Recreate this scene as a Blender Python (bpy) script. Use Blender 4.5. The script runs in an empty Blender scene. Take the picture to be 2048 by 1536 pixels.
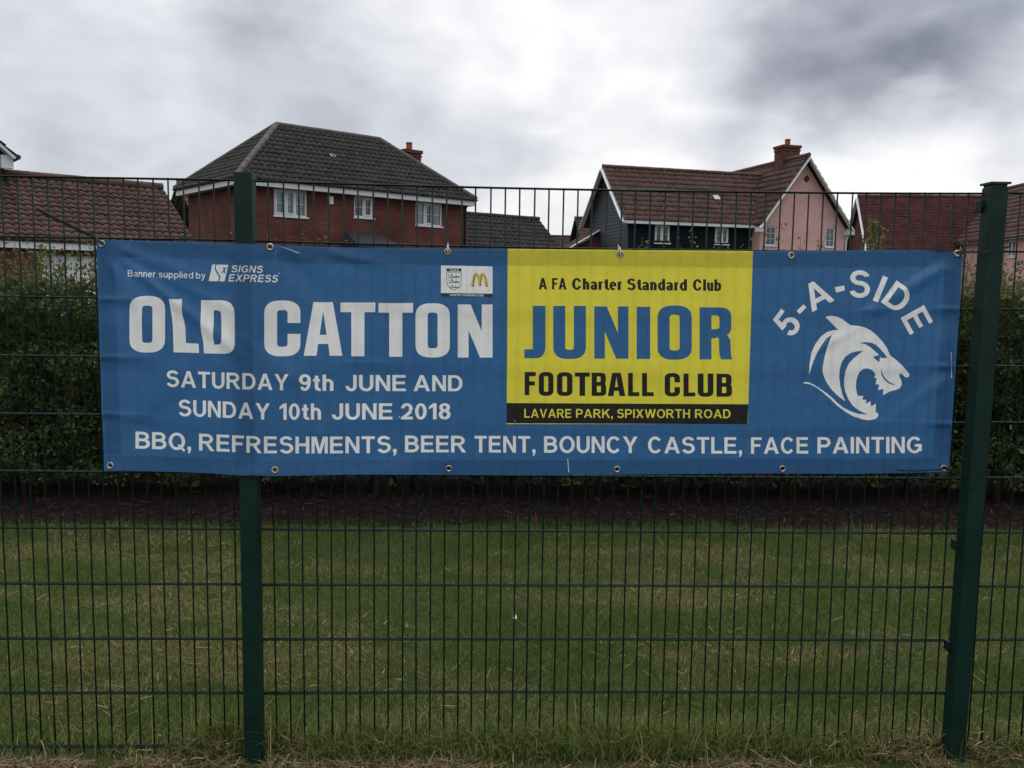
import bpy, bmesh, math, random
import numpy as np
from mathutils import Vector, Matrix
from mathutils.geometry import delaunay_2d_cdt

random.seed(7)
rng = np.random.default_rng(11)
S = bpy.context.scene
COL = S.collection
R = math.radians

# ------------------------------------------------------------------ camera
CAM = np.array([0.7388, -3.0454, 1.666])
YAW, PITCH, ROLL, FPX = 0.0303, -0.1028, 0.0136, 1761.2       # focal length in pixels of the 2048 x 1536 photo
_cy, _sy, _cp, _sp = math.cos(YAW), math.sin(YAW), math.cos(PITCH), math.sin(PITCH)
_f = np.array([_sy*_cp, _cy*_cp, _sp]); _r = np.array([_cy, -_sy, 0.0]); _u = np.cross(_r, _f)
_cr, _sr = math.cos(ROLL), math.sin(ROLL)
RIGHT = _cr*_r + _sr*_u; UP = -_sr*_r + _cr*_u; FWD = _f
camd = bpy.data.cameras.new('camera')
cam = bpy.data.objects.new('camera', camd); COL.objects.link(cam)
cam.matrix_world = Matrix(((RIGHT[0], UP[0], -FWD[0], CAM[0]), (RIGHT[1], UP[1], -FWD[1], CAM[1]),
                           (RIGHT[2], UP[2], -FWD[2], CAM[2]), (0, 0, 0, 1)))
camd.sensor_width = 36.0; camd.lens = 36.0*FPX/2048; camd.clip_start = 0.05; camd.clip_end = 2000
S.camera = cam

def ray(px, py):                     # direction of a point measured in the photo
    px = np.asarray(px, float); py = np.asarray(py, float)
    return ((px-1024)/FPX)[..., None]*RIGHT - ((py-768)/FPX)[..., None]*UP + FWD
def at(px, py, Y):                   # that point on the vertical plane y = Y
    d = ray(px, py); return CAM + d*((Y-CAM[1])/d[..., 1])[..., None]

# ------------------------------------------------------------------ sky, sun, exposure
SUN_EL, SUN_AZ = R(52), R(8)         # high behind thin cloud, beyond the houses
world = bpy.data.worlds.new('World'); S.world = world; world.use_nodes = True
nt = world.node_tree; nd = nt.nodes; lk = nt.links; nd.clear()
def N(t, **kw):
    n = nd.new(t)
    for k, v in kw.items(): setattr(n, k, v)
    return n
def M_(op, a, b=None, c=None):
    n = N('ShaderNodeMath', operation=op)
    for i, v in enumerate((a, b, c)):
        if v is None: continue
        if isinstance(v, (int, float)): n.inputs[i].default_value = v
        else: lk.new(v, n.inputs[i])
    return n.outputs[0]
tc = N('ShaderNodeTexCoord'); gen = tc.outputs['Generated']
sky = N('ShaderNodeTexSky', sky_type='NISHITA'); sky.sun_disc = False
sky.sun_elevation = SUN_EL; sky.sun_rotation = SUN_AZ; sky.air_density = 1.3; sky.dust_density = 3.0
sep = N('ShaderNodeSeparateXYZ'); lk.new(gen, sep.inputs[0])
zc = M_('MAXIMUM', sep.outputs[2], 0.0)
comb = N('ShaderNodeCombineXYZ')
lk.new(sep.outputs[0], comb.inputs[0]); lk.new(sep.outputs[1], comb.inputs[1]); lk.new(M_('MULTIPLY', sep.outputs[2], 1.75), comb.inputs[2])
def cloud_noise(scale, detail, rough, dist):
    n = N('ShaderNodeTexNoise'); n.inputs['Scale'].default_value = scale; n.inputs['Detail'].default_value = detail
    n.inputs['Roughness'].default_value = rough; n.inputs['Distortion'].default_value = dist
    lk.new(comb.outputs[0], n.inputs['Vector']); return n.outputs['Fac']
n1 = cloud_noise(3.3, 5, 0.50, 0.25); n2 = cloud_noise(7.0, 7, 0.52, 0.2)
val = M_('ADD', 0.79, M_('MULTIPLY', M_('SUBTRACT', n1, 0.5), 0.40))
val = M_('ADD', val, M_('MULTIPLY', M_('SUBTRACT', n2, 0.5), 0.46))
n5 = cloud_noise(5.2, 3, 0.45, 0.1)
puff = M_('ABSOLUTE', M_('SUBTRACT', n5, 0.5))          # rounded cloud bellies with narrow gaps between
val = M_('ADD', val, M_('SUBTRACT', 0.075, M_('MULTIPLY', puff, 0.95)))
n4 = cloud_noise(15.0, 6, 0.5, 0.15)
val = M_('ADD', val, M_('MULTIPLY', M_('SUBTRACT', n4, 0.5), 0.16))
wn = N('ShaderNodeTexNoise'); wn.inputs['Scale'].default_value = 6.0; wn.inputs['Detail'].default_value = 6; wn.inputs['Roughness'].default_value = .55; lk.new(comb.outputs[0], wn.inputs['Vector'])
w1 = N('ShaderNodeVectorMath', operation='SUBTRACT'); lk.new(wn.outputs['Color'], w1.inputs[0]); w1.inputs[1].default_value = (.5, .5, .5)
w2 = N('ShaderNodeVectorMath', operation='MULTIPLY_ADD'); lk.new(w1.outputs[0], w2.inputs[0]); w2.inputs[1].default_value = (.17, .17, .17); lk.new(gen, w2.inputs[2])
w3 = N('ShaderNodeVectorMath', operation='NORMALIZE'); lk.new(w2.outputs[0], w3.inputs[0]); warp = w3.outputs[0]
for px, py, rad, amp in [(1250, 150, 14, .07), (1130, 330, 8, .08), (1690, 345, 6, .26), (2020, 350, 7, .28), (1850, 370, 5, .16), (1980, 10, 14, -.27), (1800, 80, 8, -.14), (1830, 215, 6, -.20), (1560, 225, 5, -.08),
                         (930, 240, 5, -.12), (600, 90, 6, -.10), (520, 200, 4, -.06), (210, 255, 7, -.09), (760, 320, 5, -.06), (60, 70, 7, -.04), (330, 130, 5, .05), (60, 20, 6, .06), (840, 60, 5, .05)]:
    d = ray(px, py); d = d/np.linalg.norm(d)
    v = N('ShaderNodeVectorMath', operation='DOT_PRODUCT'); lk.new(warp, v.inputs[0]); v.inputs[1].default_value = tuple(d)
    mr = N('ShaderNodeMapRange', interpolation_type='SMOOTHERSTEP'); lk.new(v.outputs['Value'], mr.inputs[0])
    mr.inputs[1].default_value = math.cos(R(rad*1.35)); mr.inputs[2].default_value = 1.0
    mr.inputs[3].default_value = 0.0; mr.inputs[4].default_value = amp
    val = M_('ADD', val, mr.outputs[0])
# an overcast dome is brighter overhead than at the horizon
val = M_('MULTIPLY', val, M_('ADD', 1.0, M_('MULTIPLY', M_('POWER', M_('MAXIMUM', M_('SUBTRACT', zc, 0.33), 0.0), 1.0), 3.0)))
val = M_('MAXIMUM', val, 0.05)
bright = M_('MAXIMUM', val, 1.0)
ramp = N('ShaderNodeValToRGB'); lk.new(val, ramp.inputs[0])
ramp.color_ramp.elements[0].position = 0.15; ramp.color_ramp.elements[0].color = (0.165, 0.182, 0.232, 1)
ramp.color_ramp.elements[1].position = 1.0; ramp.color_ramp.elements[1].color = (0.98, 0.985, 1.0, 1)
for p_, c_ in ((0.42, (0.385, 0.412, 0.482, 1)), (0.68, (0.640, 0.668, 0.735, 1)), (0.85, (0.80, 0.815, 0.865, 1))):
    e = ramp.color_ramp.elements.new(p_); e.color = c_
mul = N('ShaderNodeVectorMath', operation='SCALE'); lk.new(ramp.outputs[0], mul.inputs[0]); lk.new(M_('MULTIPLY', bright, 10.0), mul.inputs['Scale'])
mx = N('ShaderNodeMix', data_type='RGBA'); mx.inputs[0].default_value = 0.93
lk.new(sky.outputs[0], mx.inputs[6]); lk.new(mul.outputs[0], mx.inputs[7])
bg = N('ShaderNodeBackground'); bg.inputs['Strength'].default_value = 0.1
lk.new(mx.outputs[2], bg.inputs[0]); wo = N('ShaderNodeOutputWorld'); lk.new(bg.outputs[0], wo.inputs[0])

sd = bpy.data.lights.new('sun', 'SUN'); sd.energy = 0.95; sd.angle = R(20); sd.color = (1.0, 0.97, 0.92)
sun = bpy.data.objects.new('sun', sd); COL.objects.link(sun)
sdir = Vector((math.sin(SUN_AZ)*math.cos(SUN_EL), math.cos(SUN_AZ)*math.cos(SUN_EL), math.sin(SUN_EL)))
sun.rotation_euler = sdir.to_track_quat('Z', 'Y').to_euler(); sun.location = (0, 10, 30)

S.view_settings.view_transform = 'Standard'; S.view_settings.look = 'None'; S.view_settings.gamma = 1.0
S.view_settings.exposure = 0.0; S.view_settings.use_curve_mapping = False
S.render.engine = 'CYCLES'
S.cycles.max_bounces = 6; S.cycles.transparent_max_bounces = 12; S.cycles.use_denoising = True

# ------------------------------------------------------------------ helpers
def tag(o, label=None, cat=None, group=None, kind=None):
    if label: o['label'] = label
    if cat: o['category'] = cat
    if group: o['group'] = group
    if kind: o['kind'] = kind
    return o
def thing(name, label, cat, loc=(0, 0, 0), rz=0.0, group=None):
    o = bpy.data.objects.new(name, None); COL.objects.link(o); o.empty_display_size = 0.1
    o.location = loc; o.rotation_euler = (0, 0, rz)
    return tag(o, label, cat, group)
def link(name, me, mats, parent=None):
    if not isinstance(mats, (list, tuple)): mats = [mats]
    for m in mats: me.materials.append(m)
    o = bpy.data.objects.new(name, me); COL.objects.link(o)
    if parent is not None: o.parent = parent
    return o
class MB:                            # collects verts and faces of ONE mesh
    def __init__(s): s.v = []; s.f = []; s.m = []; s.sm = []
    def poly(s, pts, mi=0, smooth=False):
        b = len(s.v); s.v += [tuple(float(c) for c in p) for p in pts]
        s.f.append(tuple(range(b, b+len(pts)))); s.m.append(mi); s.sm.append(smooth)
    def box(s, a, b, mi=0):
        (x0, y0, z0), (x1, y1, z1) = a, b
        k = len(s.v)
        s.v += [(x0, y0, z0), (x1, y0, z0), (x1, y1, z0), (x0, y1, z0), (x0, y0, z1), (x1, y0, z1), (x1, y1, z1), (x0, y1, z1)]
        for q in ((0, 3, 2, 1), (4, 5, 6, 7), (0, 1, 5, 4), (1, 2, 6, 5), (2, 3, 7, 6), (3, 0, 4, 7)):
            s.f.append(tuple(k+i for i in q)); s.m.append(mi); s.sm.append(False)
    def beam(s, p, q, w, h, up=(0, 0, 1), mi=0):        # rectangular bar from p to q
        p = Vector(p); q = Vector(q); t = (q-p).normalized(); u = Vector(up)
        a = t.cross(u).normalized(); b = a.cross(t).normalized()
        k = len(s.v)
        for c in (p, q):
            for sa, sb in ((-1, -1), (1, -1), (1, 1), (-1, 1)): s.v.append(tuple(c + a*(sa*w/2) + b*(sb*h/2)))
        for fq in ((0, 1, 2, 3), (7, 6, 5, 4), (0, 4, 5, 1), (1, 5, 6, 2), (2, 6, 7, 3), (3, 7, 4, 0)):
            s.f.append(tuple(k+i for i in fq)); s.m.append(mi); s.sm.append(False)
    def tube(s, pts, r, n=6, mi=0, cap=True):
        pts = [Vector(p) for p in pts]; k0 = len(s.v); rs = r if isinstance(r, (list, tuple)) else [r]*len(pts)
        prev = None
        for i, p in enumerate(pts):
            t = (pts[min(i+1, len(pts)-1)] - pts[max(i-1, 0)]).normalized()
            if prev is None:
                prev = t.orthogonal().normalized()
            a = (prev - t*prev.dot(t)).normalized(); prev = a; b = t.cross(a)
            for j in range(n):
                g = 2*math.pi*j/n; s.v.append(tuple(p + (a*math.cos(g) + b*math.sin(g))*rs[i]))
        for i in range(len(pts)-1):
            for j in range(n):
                j2 = (j+1) % n
                s.f.append((k0+i*n+j, k0+i*n+j2, k0+(i+1)*n+j2, k0+(i+1)*n+j)); s.m.append(mi); s.sm.append(True)
        if cap:
            e = k0+(len(pts)-1)*n
            s.f.append(tuple(k0+j for j in reversed(range(n)))); s.f.append(tuple(e+j for j in range(n))); s.m += [mi, mi]; s.sm += [False, False]
    def lathe(s, c, axis, prof, n=20, mi=0):            # prof: (radius, height along axis)
        c = Vector(c); t = Vector(axis).normalized(); a = t.orthogonal().normalized(); b = t.cross(a); k0 = len(s.v)
        for r, h in prof:
            for j in range(n):
                g = 2*math.pi*j/n; s.v.append(tuple(c + t*h + (a*math.cos(g)+b*math.sin(g))*r))
        for i in range(len(prof)-1):
            for j in range(n):
                j2 = (j+1) % n
                s.f.append((k0+i*n+j, k0+i*n+j2, k0+(i+1)*n+j2, k0+(i+1)*n+j)); s.m.append(mi); s.sm.append(True)
    def mesh(s, name):
        me = bpy.data.meshes.new(name); me.from_pydata(s.v, [], s.f)
        me.polygons.foreach_set('material_index', s.m); me.polygons.foreach_set('use_smooth', s.sm); me.update()
        return me
    def build(s, name, mats, parent=None, clip=None, bevel=0.0):
        me = s.mesh(name)
        if clip:
            bm = bmesh.new(); bm.from_mesh(me)
            for co, no in clip:
                bmesh.ops.bisect_plane(bm, geom=bm.verts[:]+bm.edges[:]+bm.faces[:], plane_co=co, plane_no=no, clear_outer=True)
            bm.to_mesh(me); bm.free()
        if bevel:
            bm = bmesh.new(); bm.from_mesh(me)
            bmesh.ops.remove_doubles(bm, verts=bm.verts[:], dist=1e-5)
            bmesh.ops.bevel(bm, geom=bm.edges[:], offset=bevel, segments=2, affect='EDGES', profile=0.7)
            bm.to_mesh(me); bm.free()
        return link(name, me, mats, parent)
def np_mesh(name, verts, faces, mats, midx=None, parent=None, smooth=False):
    verts = np.ascontiguousarray(verts, np.float32); faces = np.ascontiguousarray(faces, np.int32)
    me = bpy.data.meshes.new(name); n, k = faces.shape
    me.vertices.add(len(verts)); me.vertices.foreach_set('co', verts.ravel())
    me.loops.add(n*k); me.loops.foreach_set('vertex_index', faces.ravel())
    me.polygons.add(n); me.polygons.foreach_set('loop_start', np.arange(0, n*k, k, dtype=np.int32))
    if midx is not None: me.polygons.foreach_set('material_index', np.asarray(midx, np.int32))
    me.polygons.foreach_set('use_smooth', np.full(n, smooth))
    me.update(calc_edges=True); me.validate()
    return link(name, me, mats, parent)
def vnoise(x, y, seed=0):            # smooth value noise in 0..1
    g = np.random.default_rng(seed).random((64, 64))
    x = np.asarray(x); y = np.asarray(y)
    xi = np.floor(x).astype(int); yi = np.floor(y).astype(int); fx = x-xi; fy = y-yi
    fx = fx*fx*(3-2*fx); fy = fy*fy*(3-2*fy)
    a = g[xi % 64, yi % 64]; b = g[(xi+1) % 64, yi % 64]; c = g[xi % 64, (yi+1) % 64]; d = g[(xi+1) % 64, (yi+1) % 64]
    return (a*(1-fx)+b*fx)*(1-fy) + (c*(1-fx)+d*fx)*fy
def fbm(x, y, seed=0, o=4):
    t = 0; a = .5; s = 0
    for i in range(o): t = t + a*vnoise(x*2**i, y*2**i, seed+i); s += a; a *= .5
    return t/s

# ------------------------------------------------------------------ materials
def mat(name, col, rough=0.7, spec=0.3, metal=0.0, var=0.0, vscale=8.0, bump=0.0, bscale=60.0, col2=None, detail=5, coat=0.0):
    m = bpy.data.materials.new(name); m.use_nodes = True; t = m.node_tree; b = t.nodes['Principled BSDF']
    b.inputs['Base Color'].default_value = (*col, 1); b.inputs['Roughness'].default_value = rough
    b.inputs['Specular IOR Level'].default_value = spec; b.inputs['Metallic'].default_value = metal
    b.inputs['Coat Weight'].default_value = coat
    tcn = t.nodes.new('ShaderNodeTexCoord')
    if var or col2:
        n = t.nodes.new('ShaderNodeTexNoise'); n.inputs['Scale'].default_value = vscale; n.inputs['Detail'].default_value = detail; n.inputs['Roughness'].default_value = .6
        t.links.new(tcn.outputs['Object'], n.inputs['Vector'])
        r = t.nodes.new('ShaderNodeValToRGB'); t.links.new(n.outputs['Fac'], r.inputs[0])
        c2 = col2 or tuple(min(1, c*(1+var)) for c in col); c1 = col if col2 else tuple(c*(1-var) for c in col)
        r.color_ramp.elements[0].position = .3; r.color_ramp.elements[1].position = .7
        r.color_ramp.elements[0].color = (*c1, 1); r.color_ramp.elements[1].color = (*c2, 1)
        t.links.new(r.outputs[0], b.inputs['Base Color'])
    if bump:
        n = t.nodes.new('ShaderNodeTexNoise'); n.inputs['Scale'].default_value = bscale; n.inputs['Detail'].default_value = 4
        t.links.new(tcn.outputs['Object'], n.inputs['Vector'])
        bn = t.nodes.new('ShaderNodeBump'); bn.inputs['Strength'].default_value = bump; bn.inputs['Distance'].default_value = 0.01
        t.links.new(n.outputs['Fac'], bn.inputs['Height']); t.links.new(bn.outputs[0], b.inputs['Normal'])
    return m
def leaf_mat(name, col, trans=0.35, rough=0.55):
    m = mat(name, col, rough, 0.25); t = m.node_tree; b = t.nodes['Principled BSDF']
    tr = t.nodes.new('ShaderNodeBsdfTranslucent'); tr.inputs[0].default_value = (col[0]*1.1, col[1]*1.15, col[2]*.7, 1)
    mxs = t.nodes.new('ShaderNodeMixShader'); mxs.inputs[0].default_value = trans
    t.links.new(b.outputs[0], mxs.inputs[1]); t.links.new(tr.outputs[0], mxs.inputs[2])
    t.links.new(mxs.outputs[0], t.nodes['Material Output'].inputs[0]); return m
def brick_mat(name, c1, c2, mortar):
    m = mat(name, c1, 0.9, 0.15); t = m.node_tree; b = t.nodes['Principled BSDF']
    tcn = t.nodes.new('ShaderNodeTexCoord'); sp = t.nodes.new('ShaderNodeSeparateXYZ'); t.links.new(tcn.outputs['Object'], sp.inputs[0])
    ad = t.nodes.new('ShaderNodeMath'); ad.operation = 'ADD'; t.links.new(sp.outputs[0], ad.inputs[0]); t.links.new(sp.outputs[1], ad.inputs[1])
    cb = t.nodes.new('ShaderNodeCombineXYZ'); t.links.new(ad.outputs[0], cb.inputs[0]); t.links.new(sp.outputs[2], cb.inputs[1])
    br = t.nodes.new('ShaderNodeTexBrick'); t.links.new(cb.outputs[0], br.inputs['Vector'])
    br.inputs['Scale'].default_value = 1; br.inputs['Brick Width'].default_value = .225; br.inputs['Row Height'].default_value = .075
    br.inputs['Mortar Size'].default_value = .007; br.inputs['Color1'].default_value = (*c1, 1); br.inputs['Color2'].default_value = (*c2, 1); br.inputs['Mortar'].default_value = (*mortar, 1)
    n = t.nodes.new('ShaderNodeTexNoise'); n.inputs['Scale'].default_value = 1.3; n.inputs['Detail'].default_value = 6; t.links.new(tcn.outputs['Object'], n.inputs['Vector'])
    hs = t.nodes.new('ShaderNodeHueSaturation'); mr = t.nodes.new('ShaderNodeMapRange'); mr.inputs[1].default_value = .3; mr.inputs[2].default_value = .7; mr.inputs[3].default_value = .7; mr.inputs[4].default_value = 1.3
    t.links.new(n.outputs['Fac'], mr.inputs[0]); t.links.new(mr.outputs[0], hs.inputs['Value']); t.links.new(br.outputs['Color'], hs.inputs['Color']); t.links.new(hs.outputs[0], b.inputs['Base Color'])
    bn = t.nodes.new('ShaderNodeBump'); bn.inputs['Strength'].default_value = .5; bn.inputs['Distance'].default_value = .01; bn.invert = True
    t.links.new(br.outputs['Fac'], bn.inputs['Height']); t.links.new(bn.outputs[0], b.inputs['Normal'])
    return m
def tile_mat(name, c1, c2, moss, amount=.62):
    c1 = tuple(c*.86 for c in c1); c2 = tuple(c*1.22 for c in c2)
    # per-tile tone from cell noise, weathering and lichen from large noise
    m = mat(name, c1, 0.85, 0.25); t = m.node_tree; b = t.nodes['Principled BSDF']
    tcn = t.nodes.new('ShaderNodeTexCoord')
    vo = t.nodes.new('ShaderNodeTexVoronoi'); vo.inputs['Scale'].default_value = 3.6; t.links.new(tcn.outputs['Object'], vo.inputs['Vector'])
    mx1 = t.nodes.new('ShaderNodeMix'); mx1.data_type = 'RGBA'; mx1.inputs[6].default_value = (*c1, 1); mx1.inputs[7].default_value = (*c2, 1)
    sp = t.nodes.new('ShaderNodeSeparateColor'); t.links.new(vo.outputs['Color'], sp.inputs[0]); t.links.new(sp.outputs[0], mx1.inputs[0])
    n = t.nodes.new('ShaderNodeTexNoise'); n.inputs['Scale'].default_value = 2.1; n.inputs['Detail'].default_value = 9; n.inputs['Roughness'].default_value = .7
    t.links.new(tcn.outputs['Object'], n.inputs['Vector'])
    mr = t.nodes.new('ShaderNodeMapRange'); mr.inputs[1].default_value = amount-.07; mr.inputs[2].default_value = amount+.13; mr.inputs[4].default_value = .7; t.links.new(n.outputs['Fac'], mr.inputs[0])
    mx2 = t.nodes.new('ShaderNodeMix'); mx2.data_type = 'RGBA'; mx2.inputs[7].default_value = (*moss, 1)
    t.links.new(mr.outputs[0], mx2.inputs[0]); t.links.new(mx1.outputs[2], mx2.inputs[6]); t.links.new(mx2.outputs[2], b.inputs['Base Color'])
    return m
def glass_mat(name):
    m = bpy.data.materials.new(name); m.use_nodes = True; t = m.node_tree; t.nodes.clear()
    o = t.nodes.new('ShaderNodeOutputMaterial'); tr = t.nodes.new('ShaderNodeBsdfTransparent'); tr.inputs[0].default_value = (.86, .9, .9, 1)
    g = t.nodes.new('ShaderNodeBsdfGlossy'); g.inputs['Roughness'].default_value = .03; g.inputs[0].default_value = (.9, .95, 1, 1)
    fr = t.nodes.new('ShaderNodeFresnel'); fr.inputs[0].default_value = 1.45
    ad = t.nodes.new('ShaderNodeMath'); ad.operation = 'ADD'; ad.inputs[1].default_value = .005; t.links.new(fr.outputs[0], ad.inputs[0])
    ms = t.nodes.new('ShaderNodeMixShader'); t.links.new(ad.outputs[0], ms.inputs[0]); t.links.new(tr.outputs[0], ms.inputs[1]); t.links.new(g.outputs[0], ms.inputs[2])
    t.links.new(ms.outputs[0], o.inputs[0]); return m

WHITE = mat('white upvc', (.55, .57, .60), .45, .4, var=.06, vscale=3)
GREEN = mat('green powder coat', (.003, .019, .014), .5, .2, var=.3, vscale=9, bump=.06, bscale=160)
WIRE = mat('green wire coating', (.002, .013, .0105), .55, .12)
BLACKP = mat('black plastic', (.008, .008, .010), .4, .5)
WHITEP = mat('white plastic', (.62, .62, .60), .45, .4)
CAPM = mat('black cap plastic', (.012, .014, .014), .5, .4)
METAL = mat('dull nickel', (.40, .37, .32), .36, .5, metal=.9, var=.25, vscale=90)
GLASS = glass_mat('window glass')
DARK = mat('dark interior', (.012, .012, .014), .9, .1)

def scuffed(m):
    # pale scrapes and drip marks in the coating
    t = m.node_tree; b = t.nodes['Principled BSDF']; old = b.inputs['Base Color'].links[0].from_socket
    tcn = t.nodes.new('ShaderNodeTexCoord'); mp = t.nodes.new('ShaderNodeMapping'); mp.inputs['Scale'].default_value = (60, 60, 22); t.links.new(tcn.outputs['Object'], mp.inputs[0])
    n = t.nodes.new('ShaderNodeTexNoise'); n.inputs['Scale'].default_value = 1; n.inputs['Detail'].default_value = 5; n.inputs['Roughness'].default_value = .7; t.links.new(mp.outputs[0], n.inputs['Vector'])
    n2 = t.nodes.new('ShaderNodeTexNoise'); n2.inputs['Scale'].default_value = 2.2; t.links.new(tcn.outputs['Object'], n2.inputs['Vector'])
    a = t.nodes.new('ShaderNodeMath'); a.operation = 'MULTIPLY'; t.links.new(n.outputs['Fac'], a.inputs[0]); t.links.new(n2.outputs['Fac'], a.inputs[1])
    mr = t.nodes.new('ShaderNodeMapRange'); mr.inputs[1].default_value = .33; mr.inputs[2].default_value = .42; mr.inputs[4].default_value = .55; t.links.new(a.outputs[0], mr.inputs[0])
    mx_ = t.nodes.new('ShaderNodeMix'); mx_.data_type = 'RGBA'; mx_.inputs[7].default_value = (.022, .045, .043, 1); t.links.new(mr.outputs[0], mx_.inputs[0]); t.links.new(old, mx_.inputs[6]); t.links.new(mx_.outputs[2], b.inputs['Base Color'])
scuffed(GREEN)

# ------------------------------------------------------------------ ground
def ground_mat():
    m = mat('lawn soil', (.03, .04, .014), .95, .1); t = m.node_tree; b = t.nodes['Principled BSDF']
    tcn = t.nodes.new('ShaderNodeTexCoord')
    n = t.nodes.new('ShaderNodeTexNoise'); n.inputs['Scale'].default_value = 3.0; n.inputs['Detail'].default_value = 10; n.inputs['Roughness'].default_value = .7
    t.links.new(tcn.outputs['Object'], n.inputs['Vector'])
    r = t.nodes.new('ShaderNodeValToRGB'); t.links.new(n.outputs['Fac'], r.inputs[0]); e = r.color_ramp.elements
    e[0].position = .3; e[0].color = (.022, .034, .010, 1); e[1].position = .72; e[1].color = (.075, .058, .028, 1)
    e2 = e.new(.52); e2.color = (.040, .048, .016, 1)
    t.links.new(r.outputs[0], b.inputs['Base Color'])
    n2 = t.nodes.new('ShaderNodeTexNoise'); n2.inputs['Scale'].default_value = 90; t.links.new(tcn.outputs['Object'], n2.inputs['Vector'])
    bn = t.nodes.new('ShaderNodeBump'); bn.inputs['Strength'].default_value = .8; bn.inputs['Distance'].default_value = .02
    t.links.new(n2.outputs['Fac'], bn.inputs['Height']); t.links.new(bn.outputs[0], b.inputs['Normal']); return m
g = MB(); g.poly([(-400, -400, 0), (400, -400, 0), (400, 400, 0), (-400, 400, 0)])
tag(g.build('lawn', ground_mat()), kind='structure')
# mulch bed under the hedge, with a wavering edge
SOIL = mat('bark mulch soil', (.009, .006, .006), .95, .1, col2=(.019, .012, .010), vscale=14, bump=1.0, bscale=45)
g = MB(); xs = np.arange(-9, 12.01, .25)
def bed_edge(x): return 3.16 + .14*(vnoise(x*1.3, x*0+.5, 3)-.5) + .12*(vnoise(x*5, x*0+2.5, 4)-.5) + .06*(vnoise(x*14, x*0+4.5, 5)-.5)
for a_, b_ in zip(xs[:-1], xs[1:]):
    g.poly([(a_, bed_edge(a_), .004), (b_, bed_edge(b_), .004), (b_, 5.6, .004), (a_, 5.6, .004)])
tag(g.build('mulch_bed', SOIL), kind='structure')

# ------------------------------------------------------------------ roof and wall builders for the houses (house space: x along the front, y to the back)
def tile_slope(mb, org, e, s, length, slope, gauge=.3, lam=.27, amp=.028, lift=.035, mi=0):
    org = Vector(org); e = Vector(e).normalized(); s = Vector(s).normalized(); n = e.cross(s).normalized()
    nc = max(2, int(length/lam*6)); rows = int(math.ceil(slope/gauge))
    for r in range(rows):
        s0 = r*gauge-.03; s1 = min(slope, (r+1)*gauge+.02); jit = random.uniform(-.01, .01)
        k = len(mb.v)
        for j in range(nc+1):
            x = length*j/nc; ph = 2*math.pi*x/lam
            w = amp*(math.sin(ph) + .35*math.sin(2*ph+.8)) if amp else 0
            tj = .006*math.sin(math.floor(x/lam)*12.9898+r*78.233)
            for ss, hh in ((s0+.004, -.02), (s0+tj*.6, lift+w+tj), (s1, w)):
                mb.v.append(tuple(org + e*x + s*ss + n*(hh+jit*.3)))
        for j in range(nc):
            a = k+3*j; b = a+3
            mb.f.append((a, b, b+1, a+1)); mb.m.append(mi); mb.sm.append(False)
            mb.f.append((a+1, b+1, b+2, a+2)); mb.m.append(mi); mb.sm.append(True)
def ridge_tiles(mb, p, q, r=.095, step=.45):
    p = Vector(p); q = Vector(q); L = (q-p).length; n = max(1, int(L/step)); pts = []; rs = []
    for i in range(n):
        for u, k in ((0, 1.06), (.06, 1.0), (.94, .985)):
            pts.append(p.lerp(q, (i+u)/n) + Vector((0, 0, random.uniform(-.004, .004)))); rs.append(r*k)
    pts.append(q); rs.append(r); mb.tube(pts, rs, 10)
def wall_open(mb, x0, x1, z0, z1, y, ops, depth=.1, top=None):
    # front wall in the plane y with real window openings and reveals
    xs = sorted({x0, x1, *[o[0] for o in ops], *[o[1] for o in ops]}); zs = sorted({z0, z1, *[o[2] for o in ops], *[o[3] for o in ops]})
    for a, b in zip(xs[:-1], xs[1:]):
        for c, d in zip(zs[:-1], zs[1:]):
            mx_, mz_ = (a+b)/2, (c+d)/2
            if any(o[0] < mx_ < o[1] and o[2] < mz_ < o[3] for o in ops): continue
            mb.poly([(a, y, c), (b, y, c), (b, y, d), (a, y, d)])
    for a, b, c, d in ops:
        mb.poly([(a, y, c), (a, y+depth, c), (a, y+depth, d), (a, y, d)]); mb.poly([(b, y, c), (b, y, d), (b, y+depth, d), (b, y+depth, c)])
        mb.poly([(a, y, d), (a, y+depth, d), (b, y+depth, d), (b, y, d)]); mb.poly([(a, y, c), (b, y, c), (b, y+depth, c), (a, y+depth, c)])
BLIND = mat('white blind slats', (.55, .60, .64), .6, .2)
CURT = mat('pale curtain', (.45, .47, .46), .9, .1, var=.15, vscale=12)
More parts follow.
